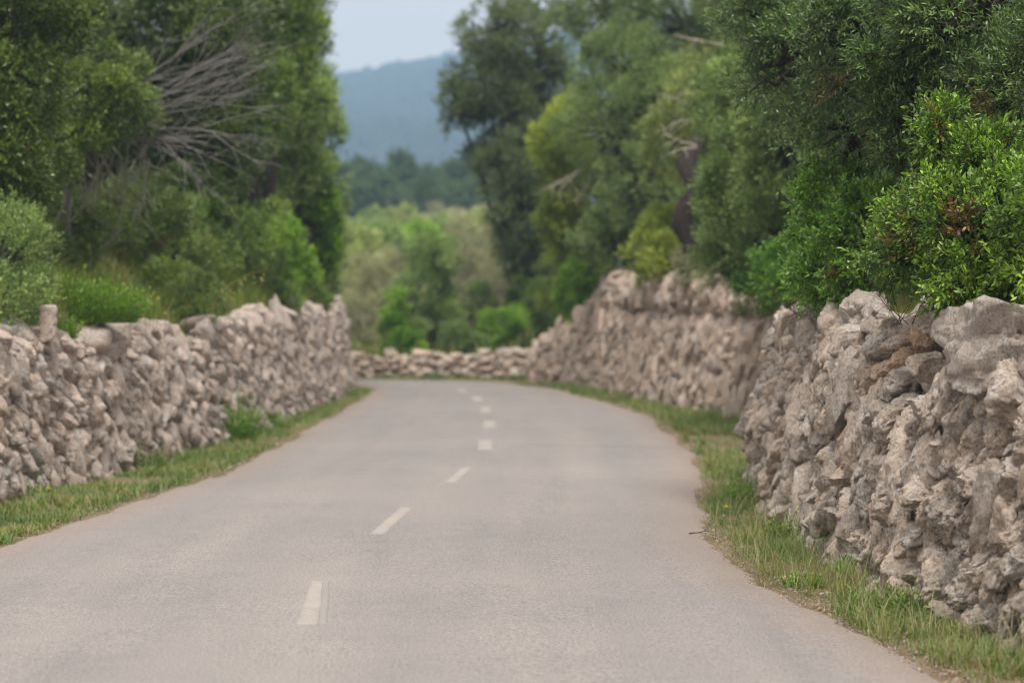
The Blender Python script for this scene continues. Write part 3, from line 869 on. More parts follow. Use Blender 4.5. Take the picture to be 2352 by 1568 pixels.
# ------------------------------------------------------------------ foliage
GOLD = 2.39996
def leaf_mesh(P, D, nl, L, Wd, tl, rng, tint0, rust0, six=False, up=1.0, spread=(0.5, 1.15)):
    """nl leaves up each twig; returns verts, tris, tint, rust"""
    n = len(P)
    k = (np.arange(nl) + 0.5) / nl
    pos = P[:, None] + D[:, None] * (tl[:, None] * k[None])[..., None]
    ref = np.where(np.abs(D[:, 2:3]) > 0.85, np.array([[1.0, 0, 0]]), np.array([[0, 0, 1.0]]))
    A = unit(np.cross(D, ref)); B = np.cross(D, A)
    th = rng.uniform(0, 6.28, (n, 1)) + GOLD * np.arange(nl)[None] + rng.normal(0, .3, (n, nl))
    per = A[:, None] * np.cos(th)[..., None] + B[:, None] * np.sin(th)[..., None]
    al = spread[1] + (spread[0] - spread[1]) * k[None] + rng.normal(0, .18, (n, nl))
    ld = D[:, None] * np.cos(al)[..., None] + per * np.sin(al)[..., None]
    ld = unit(ld + rng.normal(0, .12, (n, nl, 3)))
    nr = np.array([0, 0, up]) + rng.normal(0, .55, (n, nl, 3))
    sd_ = unit(np.cross(ld, nr)); nr = np.cross(sd_, ld)
    l = (L * rng.uniform(.62, 1.15, (n, nl)))[..., None]; w = (Wd * rng.uniform(.75, 1.2, (n, nl)))[..., None] / 2
    bend = nr * l * rng.uniform(-.12, .05, (n, nl, 1))
    if six:
        vs = [pos, pos + ld * l * .30 + sd_ * w * .85 + nr * w * .25, pos + ld * l * .68 + sd_ * w * .8 + nr * w * .25 + bend * .5, pos + ld * l + bend,
              pos + ld * l * .68 - sd_ * w * .8 + nr * w * .25 + bend * .5, pos + ld * l * .30 - sd_ * w * .85 + nr * w * .25]
        tri = np.array([[0, 1, 5], [1, 2, 5], [2, 4, 5], [2, 3, 4]])
    else:
        vs = [pos, pos + ld * l * .45 + sd_ * w + nr * w * .25, pos + ld * l + bend, pos + ld * l * .45 - sd_ * w + nr * w * .25]
        tri = np.array([[0, 1, 2], [0, 2, 3]])
    m_ = len(vs)
    V = np.stack(vs, 2).reshape(-1, 3)
    N = n * nl
    Fc = (np.arange(N)[:, None, None] * m_ + tri[None]).reshape(-1, 3)
    ti = np.clip(tint0[:, None] + 0.22 * (k[None] - .5) + rng.normal(0, .21, (n, nl)), 0, 1)
    ru = np.clip(rust0[:, None] + (rng.uniform(size=(n, nl)) < 0.012) * rng.uniform(.3, .9, (n, nl)), 0, 1)
    return V, Fc, np.repeat(ti.ravel(), m_), np.repeat(ru.ravel(), m_)

def lobe(x, y, d, rx, ry, rd):
    return at(x, y, d), np.array([rx / F * d, rd, ry / F * d])

def plant(name, label, cat, lobes, mat, N, L, Wd, seed, base=None, clump=0.3, nl=9, six=False, bark='bark_grey', trunk=0.09, group=None, gap=0.24,
          names=('crown', 'trunk'), rust=0.0, twig_len=1.0, twigs=False, tvar=0.27, up=1.0, limbs=0.5, ragged=0.25, flat=0.85, trunk_path=None, tone=0.42):
    rng = np.random.default_rng(seed)
    LB = [lobe(*l) for l in lobes]
    allc = np.array([c for c, r in LB])
    if base is None:
        i = int(np.argmin(allc[:, 2]))
        base = (allc[:, 0].mean(), allc[:, 1].mean() + 0.15)
    bz = float(ground_h(np.array([base[0]]), np.array([base[1]]))[0])
    B0 = np.array([base[0], base[1], bz - 0.05])
    root = thing(name, label, cat, tuple(B0), group)
    area = np.array([r[0] * r[2] + r[0] * r[1] + r[1] * r[2] for c, r in LB])
    ntw = max(40, N // nl)
    CC, CR, CO = [], [], []
    for (c, r), a in zip(LB, area):
        cr_ = clump * float(np.mean(r)) if clump < 1 else clump
        nc = int(max(7, 3.1 * a / cr_ ** 2 * 0.45))
        u = unit(rng.normal(size=(nc, 3)))
        rad = rng.uniform(.55, 1.0 + ragged, (nc, 1)) ** 0.6
        nz = fbm(u[:, 0] * 2 + seed, u[:, 1] * 2, u[:, 2] * 2, seed, 3)[:, None]
        cc = c + u * r * (rad + 0.28 * nz - .05)
        kk = rng.uniform(size=nc) > gap
        CC.append(cc[kk]); CR.append(cr_ * rng.uniform(.55, 1.3, kk.sum())); CO.append(unit(cc[kk] - c))
    CC = np.concatenate(CC); CR = np.concatenate(CR); CO = np.concatenate(CO)
    pr = CR ** 2; pr /= pr.sum()
    ci = rng.choice(len(CC), ntw, p=pr)
    dirn = unit(rng.normal(size=(ntw, 3)) + 0.35 * CO[ci] + np.array([0, 0, .2]))
    rr = rng.uniform(.12, 1.0, (ntw, 1)) ** 0.36
    Pt = CC[ci] + dirn * rr * CR[ci][:, None] * np.array([1, 1, flat])
    D = unit(dirn * .75 + CO[ci] * .55 + np.array([0, 0, .25]) + rng.normal(0, .38, (ntw, 3)))
    tl = np.full(ntw, L * nl * 0.28 * twig_len) * rng.uniform(.6, 1.3, ntw)
    ct = rng.normal(0, tvar, len(CC))
    tint = np.clip(tone + ct[ci] + rng.normal(0, .08, ntw), 0, 1)
    crust = (rng.uniform(size=len(CC)) < rust) * rng.uniform(.3, .9, len(CC))
    V, Fc, ti, ru = leaf_mesh(Pt, D, nl, L, Wd, tl, rng, tint, crust[ci], six, up)
    mesh(names[0], V, Fc, LM[mat], {'tint': ti, 'rust': ru}, parent=root, loc=tuple(B0))
    tb = Tubes()
    if trunk_path is None:
        top = allc.mean(0)
        for c, r in LB:
            n = 9
            t = np.linspace(0, 1, n)[:, None]
            st = B0 + np.array([rng.normal(0, trunk * .6), rng.normal(0, trunk * .6), 0])
            mid = B0 * .55 + c * .45 + np.array([rng.normal(0, .10), rng.normal(0, .10), 0.1]) * np.linalg.norm(c - B0)
            pts = st * (1 - t) ** 2 + 2 * mid * t * (1 - t) + c * t ** 2
            pts = pts + rng.normal(0, .03, pts.shape) * np.linalg.norm(c - B0) * .35 * (t * (1 - t) * 4)
            tb.add(pts, trunk * (1 - .72 * t[:, 0]) * rng.uniform(.7, 1.1), 7)
    else:
        for pts, rad in trunk_path:
            tb.add(pts, rad, 9)
    sel = np.where(rng.uniform(size=len(CC)) < limbs)[0]
    nb_ = np.argmin(((CC[sel][:, None] - allc[None]) ** 2).sum(-1), 1)
    for i, b in zip(sel, nb_):
        c = allc[b]
        n = 5
        t = np.linspace(0, 1, n)[:, None]
        e = CC[i] + (CC[i] - c) * .12
        pts = c * (1 - t) + e * t + rng.normal(0, .06, (n, 3)) * np.linalg.norm(e - c) * np.sin(t * 3.14)
        tb.add(pts, trunk * .26 * (1 - .75 * t[:, 0]), 4)
    if twigs:
        tb.prisms(Pt - D * tl[:, None] * .25, Pt + D * tl[:, None] * .95, 0.0022, 0.001)
    tb.build(names[1], MAT[bark], root, tuple(B0))
    return root

SH = ('foliage', 'stem')
G_L, G_R, G_C = 'trees and shrubs behind the left wall', 'trees and shrubs behind the right walls', 'trees and shrubs beyond the bend'
# --- left side
plant('olive_tree', 'dark leafy tree cut off by the left edge above the stone post', 'tree',
      [(20, 150, 22.6, 110, 190, .8), (-60, 380, 22.4, 150, 170, .8), (40, -40, 23, 150, 120, .9)], 'deep', 55000, .060, .023, 1, group=G_L, clump=.3, tone=.55)
plant('olive_shrub', 'yellowish olive bush in the lower left corner behind the wall top', 'shrub',
      [(20, 590, 21.2, 95, 110, .5), (-30, 690, 20.6, 110, 80, .45), (70, 680, 21.2, 45, 60, .3), (-170, 650, 19.6, 130, 110, .5)], 'olive', 40000, .036, .012, 2, names=SH, trunk=.035, group=G_L, clump=.24, tone=.4)
plant('wild_olive_tree', 'leafy tree with fine foliage over the grey dead branches on the left', 'tree',
      [(190, 235, 26.5, 150, 95, .7), (80, 310, 25.5, 110, 130, .7), (40, 450, 25, 70, 110, .5)], 'dark', 50000, .056, .021, 3, trunk=.04, bark='bark_dark', group=G_L, clump=.26, tone=.52)
plant('holm_oak', 'big dark tree filling the upper left behind the dead branches', 'tree',
      [(280, 40, 34, 240, 140, 1.5), (440, 130, 35, 140, 170, 1.3), (430, 330, 35, 130, 150, 1.2), (180, 440, 35, 190, 150, 1.0), (90, 130, 34, 150, 150, 1.2), (-170, 260, 31, 200, 260, 1.3)], 'deep', 108000, .085, .034, 4, trunk=.2, bark='bark_dark', group=G_L, clump=.26, tone=.5)
plant('olive_tree', 'tall tree whose ragged crown edge stands against the sky on the left', 'tree',
      [(600, 40, 42, 110, 130, 1.1), (680, 85, 43, 55, 75, .7), (560, 210, 41, 90, 120, 1.0), (660, -30, 43, 70, 70, .8), (520, 60, 41, 90, 150, 1)], 'mid', 75000, .09, .036, 5, trunk=.09, group=G_L, clump=.2, gap=.25, tone=.42, ragged=.4)
plant('olive_tree', 'pale olive tree at the right end of the left tree bank, above the ivy', 'tree',
      [(650, 270, 46, 85, 90, 1.1), (715, 330, 48, 55, 90, .9), (620, 400, 44, 90, 110, 1), (690, 440, 47, 75, 110, 1), (720, 220, 48, 35, 60, .6), (660, 350, 44.5, 70, 110, .8), (690, 260, 45, 60, 70, .7)], 'olive', 80000, .09, .036, 6, trunk=.06, group=G_L, clump=.22, gap=.12, tone=.55)
plant('mastic_shrub', 'dark green shrub on the grassy bank below the bare branches', 'shrub',
      [(470, 545, 33, 95, 75, .6), (550, 560, 35, 85, 110, .7), (420, 470, 34, 80, 80, .6)], 'mid', 50000, .055, .022, 7, names=SH, trunk=.05, group=G_L, clump=.26, tone=.3)
plant('bright_shrub', 'bright yellow-green shrub above the middle of the left wall', 'shrub',
      [(655, 600, 40, 48, 90, .45), (690, 650, 41, 36, 55, .35), (620, 545, 39, 42, 45, .35)], 'bright', 30000, .05, .024, 8, names=SH, trunk=.04, group=G_L, clump=.26, tone=.6)
plant('ivy_clad_tree', 'narrow ivy-clad trunk, vivid green, at the right end of the left bank', 'tree',
      [(728, 440, 45, 30, 70, .3), (742, 545, 45.3, 26, 90, .3), (700, 420, 45, 22, 40, .3)], 'bright', 24000, .06, .035, 9, trunk=.1, bark='bark_dark', group=G_L, clump=.3, tone=.4,
      trunk_path=[(np.array([at(700, 690, 45), at(695, 600, 45), at(705, 520, 45), at(700, 450, 45), at(715, 380, 45)]), np.array([.22, .2, .18, .14, .08]))])
plant('olive_shrub', 'loose olive bush behind the far end of the left wall', 'shrub',
      [(745, 610, 47.6, 32, 85, .5), (720, 560, 50, 60, 100, .8), (765, 520, 52, 22, 60, .5)], 'olive', 30000, .065, .024, 10, names=SH, trunk=.05, group=G_L, clump=.28, tone=.35)
plant('holm_oak', 'dark tree deep behind the pale olive on the left', 'tree',
      [(480, 330, 56, 160, 250, 2), (640, 520, 56, 100, 180, 1.5), (330, 330, 50, 200, 330, 2)], 'deep', 70000, .11, .045, 11, trunk=.2, group=G_L, clump=.24, tone=.5)
plant('holm_oak', 'deep shaded tree at the far back of the left bank, behind the leafy left-edge tree', 'tree',
      [(60, 150, 46, 260, 320, 2), (250, 420, 44, 200, 180, 1.6), (-100, 500, 40, 200, 260, 1.5)], 'deep', 70000, .11, .042, 13, trunk=.2, bark='bark_dark', group=G_L, clump=.24, tone=.35)
plant('olive_shrub', 'dim leafy shrub in the shade under the hanging grey twigs', 'shrub',
      [(150, 520, 28, 90, 60, .5), (330, 500, 30, 90, 70, .6), (60, 560, 27, 80, 50, .5)], 'deep', 36000, .05, .018, 14, names=SH, trunk=.04, bark='bark_dark', group=G_L, clump=.27, tone=.7)
plant('low_shrub', 'low brownish green scrub along the top of the left bank', 'shrub',
      [(300, 560, 31, 110, 40, .5), (400, 590, 30, 90, 45, .5), (250, 530, 32, 90, 50, .5)], 'dark', 26000, .045, .016, 12, names=SH, trunk=.03, group=G_L, clump=.28, rust=.1, tone=.6)
plant('low_shrub', 'dull green bush pressed against the back of the left wall, below the bright shrub', 'shrub',
      [(600, 690, 35.5, 75, 34, .4), (690, 695, 40.5, 50, 30, .35)], 'mid', 20000, .055, .02, 15, names=SH, trunk=.03, group=G_L, clump=.3, tone=.35)
plant('low_shrub', 'brownish weedy bush behind the dip in the left wall', 'shrub',
      [(450, 690, 27.6, 60, 48, .3), (400, 650, 28.5, 60, 40, .35)], 'dark', 16000, .045, .014, 16, names=SH, trunk=.025, group=G_L, clump=.3, tone=.75, rust=.08)
# --- right side
plant('mastic_shrub', 'bright green shrub bulging over the big boulder at the right edge', 'shrub',
      [(2195, 480, 13.5, 110, 75, .38), (2330, 570, 13.0, 150, 160, .42), (2135, 545, 13.9, 90, 85, .32), (2280, 680, 13.3, 120, 58, .32), (2320, 400, 13.6, 100, 80, .36), (2060, 590, 14.4, 75, 50, .28), (2165, 310, 14.0, 38, 62, .25), (2250, 370, 13.7, 60, 60, .3), (2480, 560, 12.4, 150, 150, .42)], 'mastic', 74000, .040, .0155, 21,
      names=SH, trunk=.03, nl=10, six=True, twigs=True, group=G_R, clump=.22, rust=.03, tone=.42, tvar=.36, base=(2.75, 13.5), gap=.16)
plant('mastic_shrub', 'deep green shrub hanging over the near right wall, left of the brighter one', 'shrub',
      [(1905, 490, 17.6, 75, 110, .36), (1930, 630, 17.2, 95, 62, .34), (1990, 560, 16.6, 80, 110, .34), (1880, 610, 18, 50, 70, .3)], 'vivid', 36000, .040, .0155, 22,
      names=SH, trunk=.03, nl=10, six=True, twigs=True, group=G_R, clump=.24, tone=.72, base=(2.55, 17.3), rust=.02)
plant('wild_olive_tree', 'dark grey-green tree overhanging from the upper right corner', 'tree',
      [(2060, 120, 16.4, 210, 140, .7), (1850, 130, 18, 130, 120, .6), (2260, 40, 15.6, 190, 130, .7), (2330, 230, 15.0, 120, 110, .5), (1960, 290, 17.4, 130, 90, .5), (2150, 280, 16, 130, 90, .5), (1800, 20, 18.5, 130, 90, .6), (2520, 150, 14.2, 200, 180, .7)], 'wild', 122000, .047, .0115, 23,
      trunk=.11, nl=11, six=True, twigs=True, group=G_R, clump=.24, rust=.06, tone=.55, base=(3.5, 16.6), gap=.18)
plant('wild_olive_tree', 'fine-leaved grey-green tree above the gap between the two right walls', 'tree',
      [(1720, 400, 30, 90, 140, .7), (1790, 540, 29, 85, 95, .6), (1700, 240, 31, 90, 100, .7), (1690, 580, 31, 70, 60, .45), (1810, 330, 28, 80, 130, .6), (1800, 200, 28, 90, 100, .6)], 'olive', 90000, .062, .020, 24,
      trunk=.1, group=G_R, clump=.22, tone=.42, base=(3.75, 30))
g = lambda *a: np.array([at(*q) for q in a])
plant('old_olive_tree', 'old olive with a twisted black trunk above the beige right wall', 'tree',
      [(1640, 270, 38.4, 75, 85, .8), (1560, 330, 40, 60, 80, .7), (1640, 190, 39, 80, 80, .8)], 'pale', 46000, .065, .02, 25, bark='bark_dark', trunk=.08, group=G_R, clump=.25, tone=.32, base=(2.85, 36.9),
      trunk_path=[(g((1590, 640, 36.9), (1592, 560, 36.9), (1566, 515, 36.8), (1572, 478, 36.8), (1602, 445, 36.8), (1590, 410, 36.8), (1576, 375, 36.9), (1596, 345, 37), (1610, 300, 37.6)), np.array([.19, .17, .17, .15, .16, .15, .16, .13, .08])),
                  (g((1600, 450, 36.8), (1630, 440, 36.7), (1650, 425, 36.6)), np.array([.10, .09, .03])), (g((1585, 385, 36.9), (1615, 388, 36.8), (1640, 380, 36.8)), np.array([.09, .06, .03]))])
plant('olive_tree', 'round green olive tree standing behind the beige wall, mid right', 'tree',
      [(1430, 170, 47, 95, 95, 1.1), (1410, 300, 46, 95, 110, 1.0), (1480, 420, 45, 90, 110, .9), (1420, 560, 45.5, 85, 80, .8), (1520, 250, 46, 80, 120, 1)], 'sage', 100000, .07, .024, 26, trunk=.14, group=G_R, clump=.22, tone=.62, base=(2.3, 47))
plant('yellow_shrub', 'yellow-green leafy tree between the dark oak and the round olive', 'tree',
      [(1300, 320, 51, 55, 75, .6), (1262, 350, 51, 30, 38, .4), (1330, 260, 51.5, 40, 45, .5), (1295, 430, 51.3, 42, 60, .5), (1285, 510, 51.6, 42, 60, .5)], 'yellow', 42000, .07, .028, 27, trunk=.035, group=G_R, clump=.26, tone=.45, base=(1.6, 52.5))
plant('holm_oak', 'tallest dark oak right of the sky gap, open ragged crown', 'tree',
      [(1150, 80, 60, 75, 65, 1.2), (1110, 190, 60, 80, 75, 1.2), (1160, 310, 60, 85, 105, 1.2), (1220, 450, 59.5, 65, 120, 1), (1235, 610, 59, 45, 90, .7), (1240, 110, 62, 100, 130, 1.4), (1050, 240, 60, 40, 45, .6), (1190, 540, 60, 50, 90, .8), (1240, 300, 61, 80, 130, 1.1), (1185, 410, 59, 70, 100, 1), (1210, 500, 58.5, 60, 100, .8)], 'oak', 150000, .085, .036, 28, trunk=.11, group=G_R, clump=.21, gap=.2, tone=.55, base=(0.9, 60), ragged=.5)
plant('olive_tree', 'green tree along the top edge behind the round olive', 'tree',
      [(1400, 20, 56, 110, 75, 1.5), (1580, 60, 50, 120, 130, 1.4), (1700, 20, 48, 120, 120, 1.4), (1570, 150, 52, 100, 80, 1), (1660, 120, 50, 70, 70, 1)], 'sage', 80000, .085, .03, 29, trunk=.18, group=G_R, clump=.22, gap=.2, tone=.35, base=(4.0, 52))
plant('holm_oak', 'dark tree mass behind the overhanging wild olive at the right', 'tree',
      [(1900, 250, 36, 220, 260, 1.6), (2150, 250, 30, 260, 300, 1.5), (2350, 350, 26, 200, 260, 1.2), (2050, 500, 28, 160, 160, 1.0), (1800, 40, 40, 160, 140, 1.5), (2620, 350, 24, 250, 300, 1.3)], 'deep', 104000, .08, .03, 30, trunk=.2, bark='bark_dark', group=G_R, clump=.22, tone=.45, base=(5.4, 31))
plant('holm_oak', 'dark tree behind the twisted trunk and the round olive', 'tree',
      [(1560, 420, 54, 170, 200, 1.5), (1400, 480, 55, 120, 150, 1.2), (1700, 480, 50, 120, 180, 1.2)], 'dark', 70000, .10, .04, 31, trunk=.2, group=G_R, clump=.22, tone=.3, base=(4.0, 54))
plant('yellow_shrub', 'yellow-green shrub left of the twisted black trunk', 'shrub',
      [(1515, 545, 40.5, 52, 60, .5), (1540, 600, 39.5, 55, 45, .4), (1480, 590, 41, 35, 45, .4)], 'yellow', 26000, .055, .022, 32, names=SH, trunk=.04, group=G_R, clump=.27, tone=.4)
plant('bright_shrub', 'bright green shrub at the left end of the beige wall top', 'shrub',
      [(1325, 655, 49.8, 30, 55, .35), (1306, 700, 50.2, 22, 34, .3), (1350, 630, 49.5, 24, 30, .3)], 'bright', 16000, .06, .028, 33, names=SH, trunk=.03, group=G_R, clump=.3, tone=.35, base=(1.45, 50.2))
plant('mastic_shrub', 'tall dull green shrub behind the bright one at the wall end', 'shrub',
      [(1310, 540, 52.5, 45, 80, .6), (1350, 590, 51.5, 50, 70, .5), (1290, 640, 54, 40, 80, .5)], 'yellow', 24000, .065, .026, 34, names=SH, trunk=.05, group=G_R, clump=.26, tone=.02)
plant('grey_shrub', 'small greyish twiggy bush on the beige wall below the trunk', 'shrub',
      [(1590, 615, 36.8, 50, 32, .35), (1640, 640, 36, 40, 22, .3)], 'grey', 9000, .045, .012, 35, names=SH, trunk=.02, group=G_R, clump=.3, tone=.3)
plant('mastic_shrub', 'bright leafy bush beside the near corner of the beige wall', 'shrub',
      [(1720, 615, 31, 45, 45, .4), (1800, 630, 26, 55, 60, .4), (1760, 660, 29, 50, 30, .3)], 'vivid', 24000, .048, .019, 36, names=SH, trunk=.03, group=G_R, clump=.28, tone=.4, base=(3.85, 29.5))
# --- centre
plant('olive_tree', 'green rounded tree standing alone beyond the low wall', 'tree',
      [(1000, 600, 57, 45, 52, .55), (970, 680, 57, 62, 80, .65), (935, 745, 56, 42, 65, .5), (1010, 730, 57, 45, 70, .55)], 'olive', 50000, .06, .022, 41, trunk=.07, group=G_C, clump=.25, tone=.6)
plant('bright_shrub', 'bright green ivy bush at the left foot of the rounded tree', 'shrub',
      [(900, 765, 55.2, 22, 55, .3), (935, 795, 54.8, 34, 34, .3), (915, 700, 55.5, 16, 30, .25)], 'bright', 16000, .05, .026, 42, names=SH, trunk=.03, group=G_C, clump=.3, tone=.35)
plant('grey_shrub', 'grey twiggy shrub behind the end of the left wall', 'shrub',
      [(850, 680, 63, 55, 75, .7), (815, 730, 62, 42, 60, .6), (885, 640, 64, 40, 55, .6)], 'grey', 30000, .07, .018, 43, names=SH, trunk=.05, bark='bark_pale', limbs=1.0, group=G_C, clump=.25, tone=.5, gap=.2)
plant('grey_shrub', 'large pale grey-green bush right of the rounded tree', 'shrub',
      [(1100, 580, 67, 70, 70, 1), (1150, 670, 65, 70, 85, .9), (1070, 650, 66, 45, 85, .8), (1180, 560, 68, 40, 60, .8)], 'grey', 46000, .075, .022, 44, names=SH, trunk=.06, bark='bark_pale', limbs=1.0, group=G_C, clump=.24, tone=.4, gap=.2)
plant('bright_shrub', 'arching bright green shrub on the low wall at the bend', 'shrub',
      [(1150, 745, 55, 42, 34, .4), (1122, 770, 54.6, 20, 32, .3), (1185, 735, 55.5, 25, 25, .3)], 'bright', 18000, .05, .022, 45, names=SH, trunk=.03, group=G_C, clump=.28, tone=.55)
plant('mastic_shrub', 'dark low shrub under the tall dark oak', 'shrub',
      [(1205, 690, 58.5, 40, 60, .5), (1250, 700, 57, 30, 50, .5), (1100, 710, 59, 40, 45, .5)], 'mid', 26000, .06, .022, 46, names=SH, trunk=.04, group=G_C, clump=.27, tone=.35)
plant('olive_shrub', 'small greyish bush in front of the rounded tree, on the low wall', 'shrub',
      [(1050, 775, 54, 34, 30, .4), (1085, 790, 53.8, 26, 22, .3)], 'olive', 12000, .045, .016, 47, names=SH, trunk=.02, group=G_C, clump=.3, tone=.25)
plant('olive_shrub', 'yellowish bush between the grey shrub and the left wall end', 'shrub',
      [(800, 640, 72, 50, 60, .9), (770, 720, 66, 40, 70, .7)], 'pale', 18000, .075, .026, 48, names=SH, trunk=.05, group=G_C, clump=.27, tone=.4)
BK = [(800, 575, 88, 70, 50, 'pale', 'yellowish field tree left of the middle rounded tree'), (880, 560, 92, 60, 48, 'olive', 'soft green field tree behind the grey twiggy shrub'), (955, 558, 98, 60, 42, 'bright', 'bright green field tree just above the rounded tree'),
      (1040, 545, 104, 62, 48, 'olive', 'dull green field tree behind the pale bush'), (1120, 530, 112, 70, 45, 'pale', 'pale field tree at the right of the far field'), (770, 545, 120, 60, 36, 'yellow', 'yellowish tree at the left of the far field'),
      (850, 528, 128, 62, 34, 'olive', 'green tree in the second row of the far field, left'), (930, 518, 138, 64, 36, 'pale', 'pale tree in the second row of the far field, middle'), (1015, 512, 142, 64, 38, 'grey', 'greyish tree under the dark pines, middle'),
      (1090, 515, 146, 60, 36, 'grey', 'greyish tree under the dark pines, right'), (1160, 510, 150, 60, 40, 'olive', 'green tree under the dark pines, far right'), (700, 540, 130, 60, 50, 'olive', 'green field tree half behind the left bank'), (1200, 600, 90, 60, 70, 'olive', 'green tree glimpsed behind the dark oak')]
for i, (x, y, d, rx, ry, mt, lb) in enumerate(BK):
    plant('field_tree', lb, 'tree', [(x, y, d, rx * .8, ry * .8, rx / F * d * .8), (x - rx * .4, y + ry * .4, d - 1, rx * .6, ry * .7, 1), (x + rx * .45, y + ry * .5, d + 1, rx * .55, ry * .6, 1)], mt, 14000, .14, .055, 60 + i,
          trunk=.12, group='trees in the field beyond the bend', clump=.27, tone=.6, tvar=.28)
PN = [(690, 420, 225, 60, 60), (765, 420, 215, 48, 44), (838, 418, 222, 52, 52), (918, 410, 214, 52, 58), (985, 428, 226, 46, 40), (1042, 420, 218, 44, 44), (1100, 432, 224, 50, 40), (1165, 430, 216, 50, 50), (870, 455, 200, 60, 40), (960, 460, 198, 60, 40), (1050, 462, 196, 60, 40), (790, 460, 200, 60, 40), (1130, 470, 196, 50, 40)]
PL = ['far left pine, half behind the left bank', 'dark pine at the left of the distant row', 'dark pine second from left in the distant row', 'tallest dark pine, middle of the distant row', 'small dark pine right of the tallest one',
      'dark pine under the hill, right of middle', 'low dark pine near the right end of the distant row', 'dark pine at the right end, behind the oak', 'dark pine in front of the tallest one, left', 'dark pine in front of the tallest one, right', 'dark pine in front, right of middle', 'dark pine in front, left end', 'dark pine in front, right end']
for i, ((x, y, d, rx, ry), lb) in enumerate(zip(PN, PL)):
    plant('pine_tree', lb, 'tree', [(x, y + 6, d, rx * .75, ry * .75, 2), (x + rx * .1, y - ry * .45, d, rx * .4, ry * .4, 1.2), (x - rx * .4, y + ry * .4, d - 2, rx * .6, ry * .6, 2), (x + rx * .45, y + ry * .5, d + 2, rx * .6, ry * .6, 2)], 'pine', 9000, .36, .15, 90 + i,
          trunk=.22, group='dark pines in the distance', clump=.27, tone=.45, bark='bark_dark')

# ------------------------------------------------------------------ bare branches
def branchy(tb, p, d, L, r, depth, rng, kids=5, bend=.25, grav=0.0, spread=.55):
    n = 6
    pts = [p]; dd = d
    for i in range(n - 1):
        dd = unit(dd + rng.normal(0, bend * .35, 3) + np.array([0, 0, grav]))
        pts.append(pts[-1] + dd * L / (n - 1))
    pts = np.array(pts)
    tb.add(pts, r * np.linspace(1, .35, n), 5 if depth > 1 else 4)
    if depth > 0:
        for k in range(kids):
            t = rng.uniform(.25, .98)
            i = min(n - 2, int(t * (n - 1)))
            q = pts[i] + (pts[i + 1] - pts[i]) * (t * (n - 1) - i)
            nd = unit(unit(pts[i + 1] - pts[i]) + rng.normal(0, spread, 3))
            branchy(tb, q, nd, L * rng.uniform(.35, .65), r * .5, depth - 1, rng, kids, bend, grav, spread)
rng = np.random.default_rng(77)
b0 = at(185, 300, 27.3)
gz = float(ground_h(np.array([b0[0]]), np.array([b0[1]]))[0])
dead = thing('dead_shrub', 'leafless grey branching shrub fanning out over the left bank', 'dead shrub', (b0[0], b0[1], gz), G_L)
tb = Tubes()
tb.add(np.array([at(150, 570, 27.6), at(150, 480, 27.5), at(165, 380, 27.4), b0]), [.07, .06, .05, .045], 7)
for (x0, y0, x1, y1) in [(185, 300, 420, 40), (185, 300, 330, 130), (200, 280, 500, 120), (200, 290, 520, 150), (210, 290, 530, 190), (200, 300, 510, 235), (200, 310, 500, 270), (200, 320, 520, 320), (180, 330, 380, 300), (190, 300, 460, 200), (190, 320, 430, 330), (180, 310, 300, 220)]:
    a, b = at(x0, y0, 27.3), at(x1, y1, 26.4 + rng.uniform(-.3, .5))
    branchy(tb, a, unit(b - a), np.linalg.norm(b - a), .011, 2, rng, 5, .2, 0.0, .3)
tb.build('branches', MAT['bark_dead'], dead, tuple(dead.location))
tb = Tubes()
for k in range(34):
    x = rng.uniform(70, 350); y = rng.uniform(280, 380)
    a = at(x, y, 27.0 + rng.uniform(-.3, .5))
    branchy(tb, a, unit(np.array([rng.normal(0, .35), rng.normal(0, .3), -1])), rng.uniform(.4, .85), .012, 1, rng, 7, .4, -.02, .6)
tb.build('hanging_twigs', MAT['lichen'], dead, tuple(dead.location))
def dead_branch(label, segs, mat, seed, depth=1, r=.02, d=None):
    rg = np.random.default_rng(seed)
    tb = Tubes()
    p0 = at(*segs[0][0])
    o = thing('dead_branch', label, 'branch', tuple(p0), 'pale dead branches on the right')
    for a, b in segs:
        a, b = at(*a), at(*b)
        branchy(tb, a, unit(b - a), np.linalg.norm(b - a), r, depth, rg, 4, .35, 0, .5)
    tb.build('bare_twigs', MAT[mat], o, tuple(p0))
    return o
dead_branch('bent pale dead branch high above the twisted trunk', [((1660, 105, 37), (1600, 95, 36.8)), ((1600, 95, 36.8), (1555, 75, 36.6))], 'bark_pale', 1)
dead_branch('pale dead branch fan above the twisted trunk', [((1650, 270, 37), (1560, 225, 36.5)), ((1640, 270, 37), (1550, 260, 36.5)), ((1640, 262, 37), (1580, 215, 36.5))], 'bark_pale', 2, r=.016)
dead_branch('pale dead branch pointing left beside the twisted trunk', [((1600, 340, 36.4), (1510, 350, 36.2)), ((1600, 335, 36.4), (1520, 320, 36.2))], 'bark_pale', 3, r=.018)
dead_branch('pale bare branch below the yellow-green tree', [((1340, 390, 48), (1265, 450, 47.5)), ((1330, 395, 48), (1290, 440, 47.6))], 'bark_pale', 4, r=.025)
dead_branch('whitish bare twigs right of the yellow-green tree', [((1350, 480, 46), (1330, 450, 45)), ((1350, 480, 46), (1345, 440, 45))], 'bark_pale', 5, r=.018)

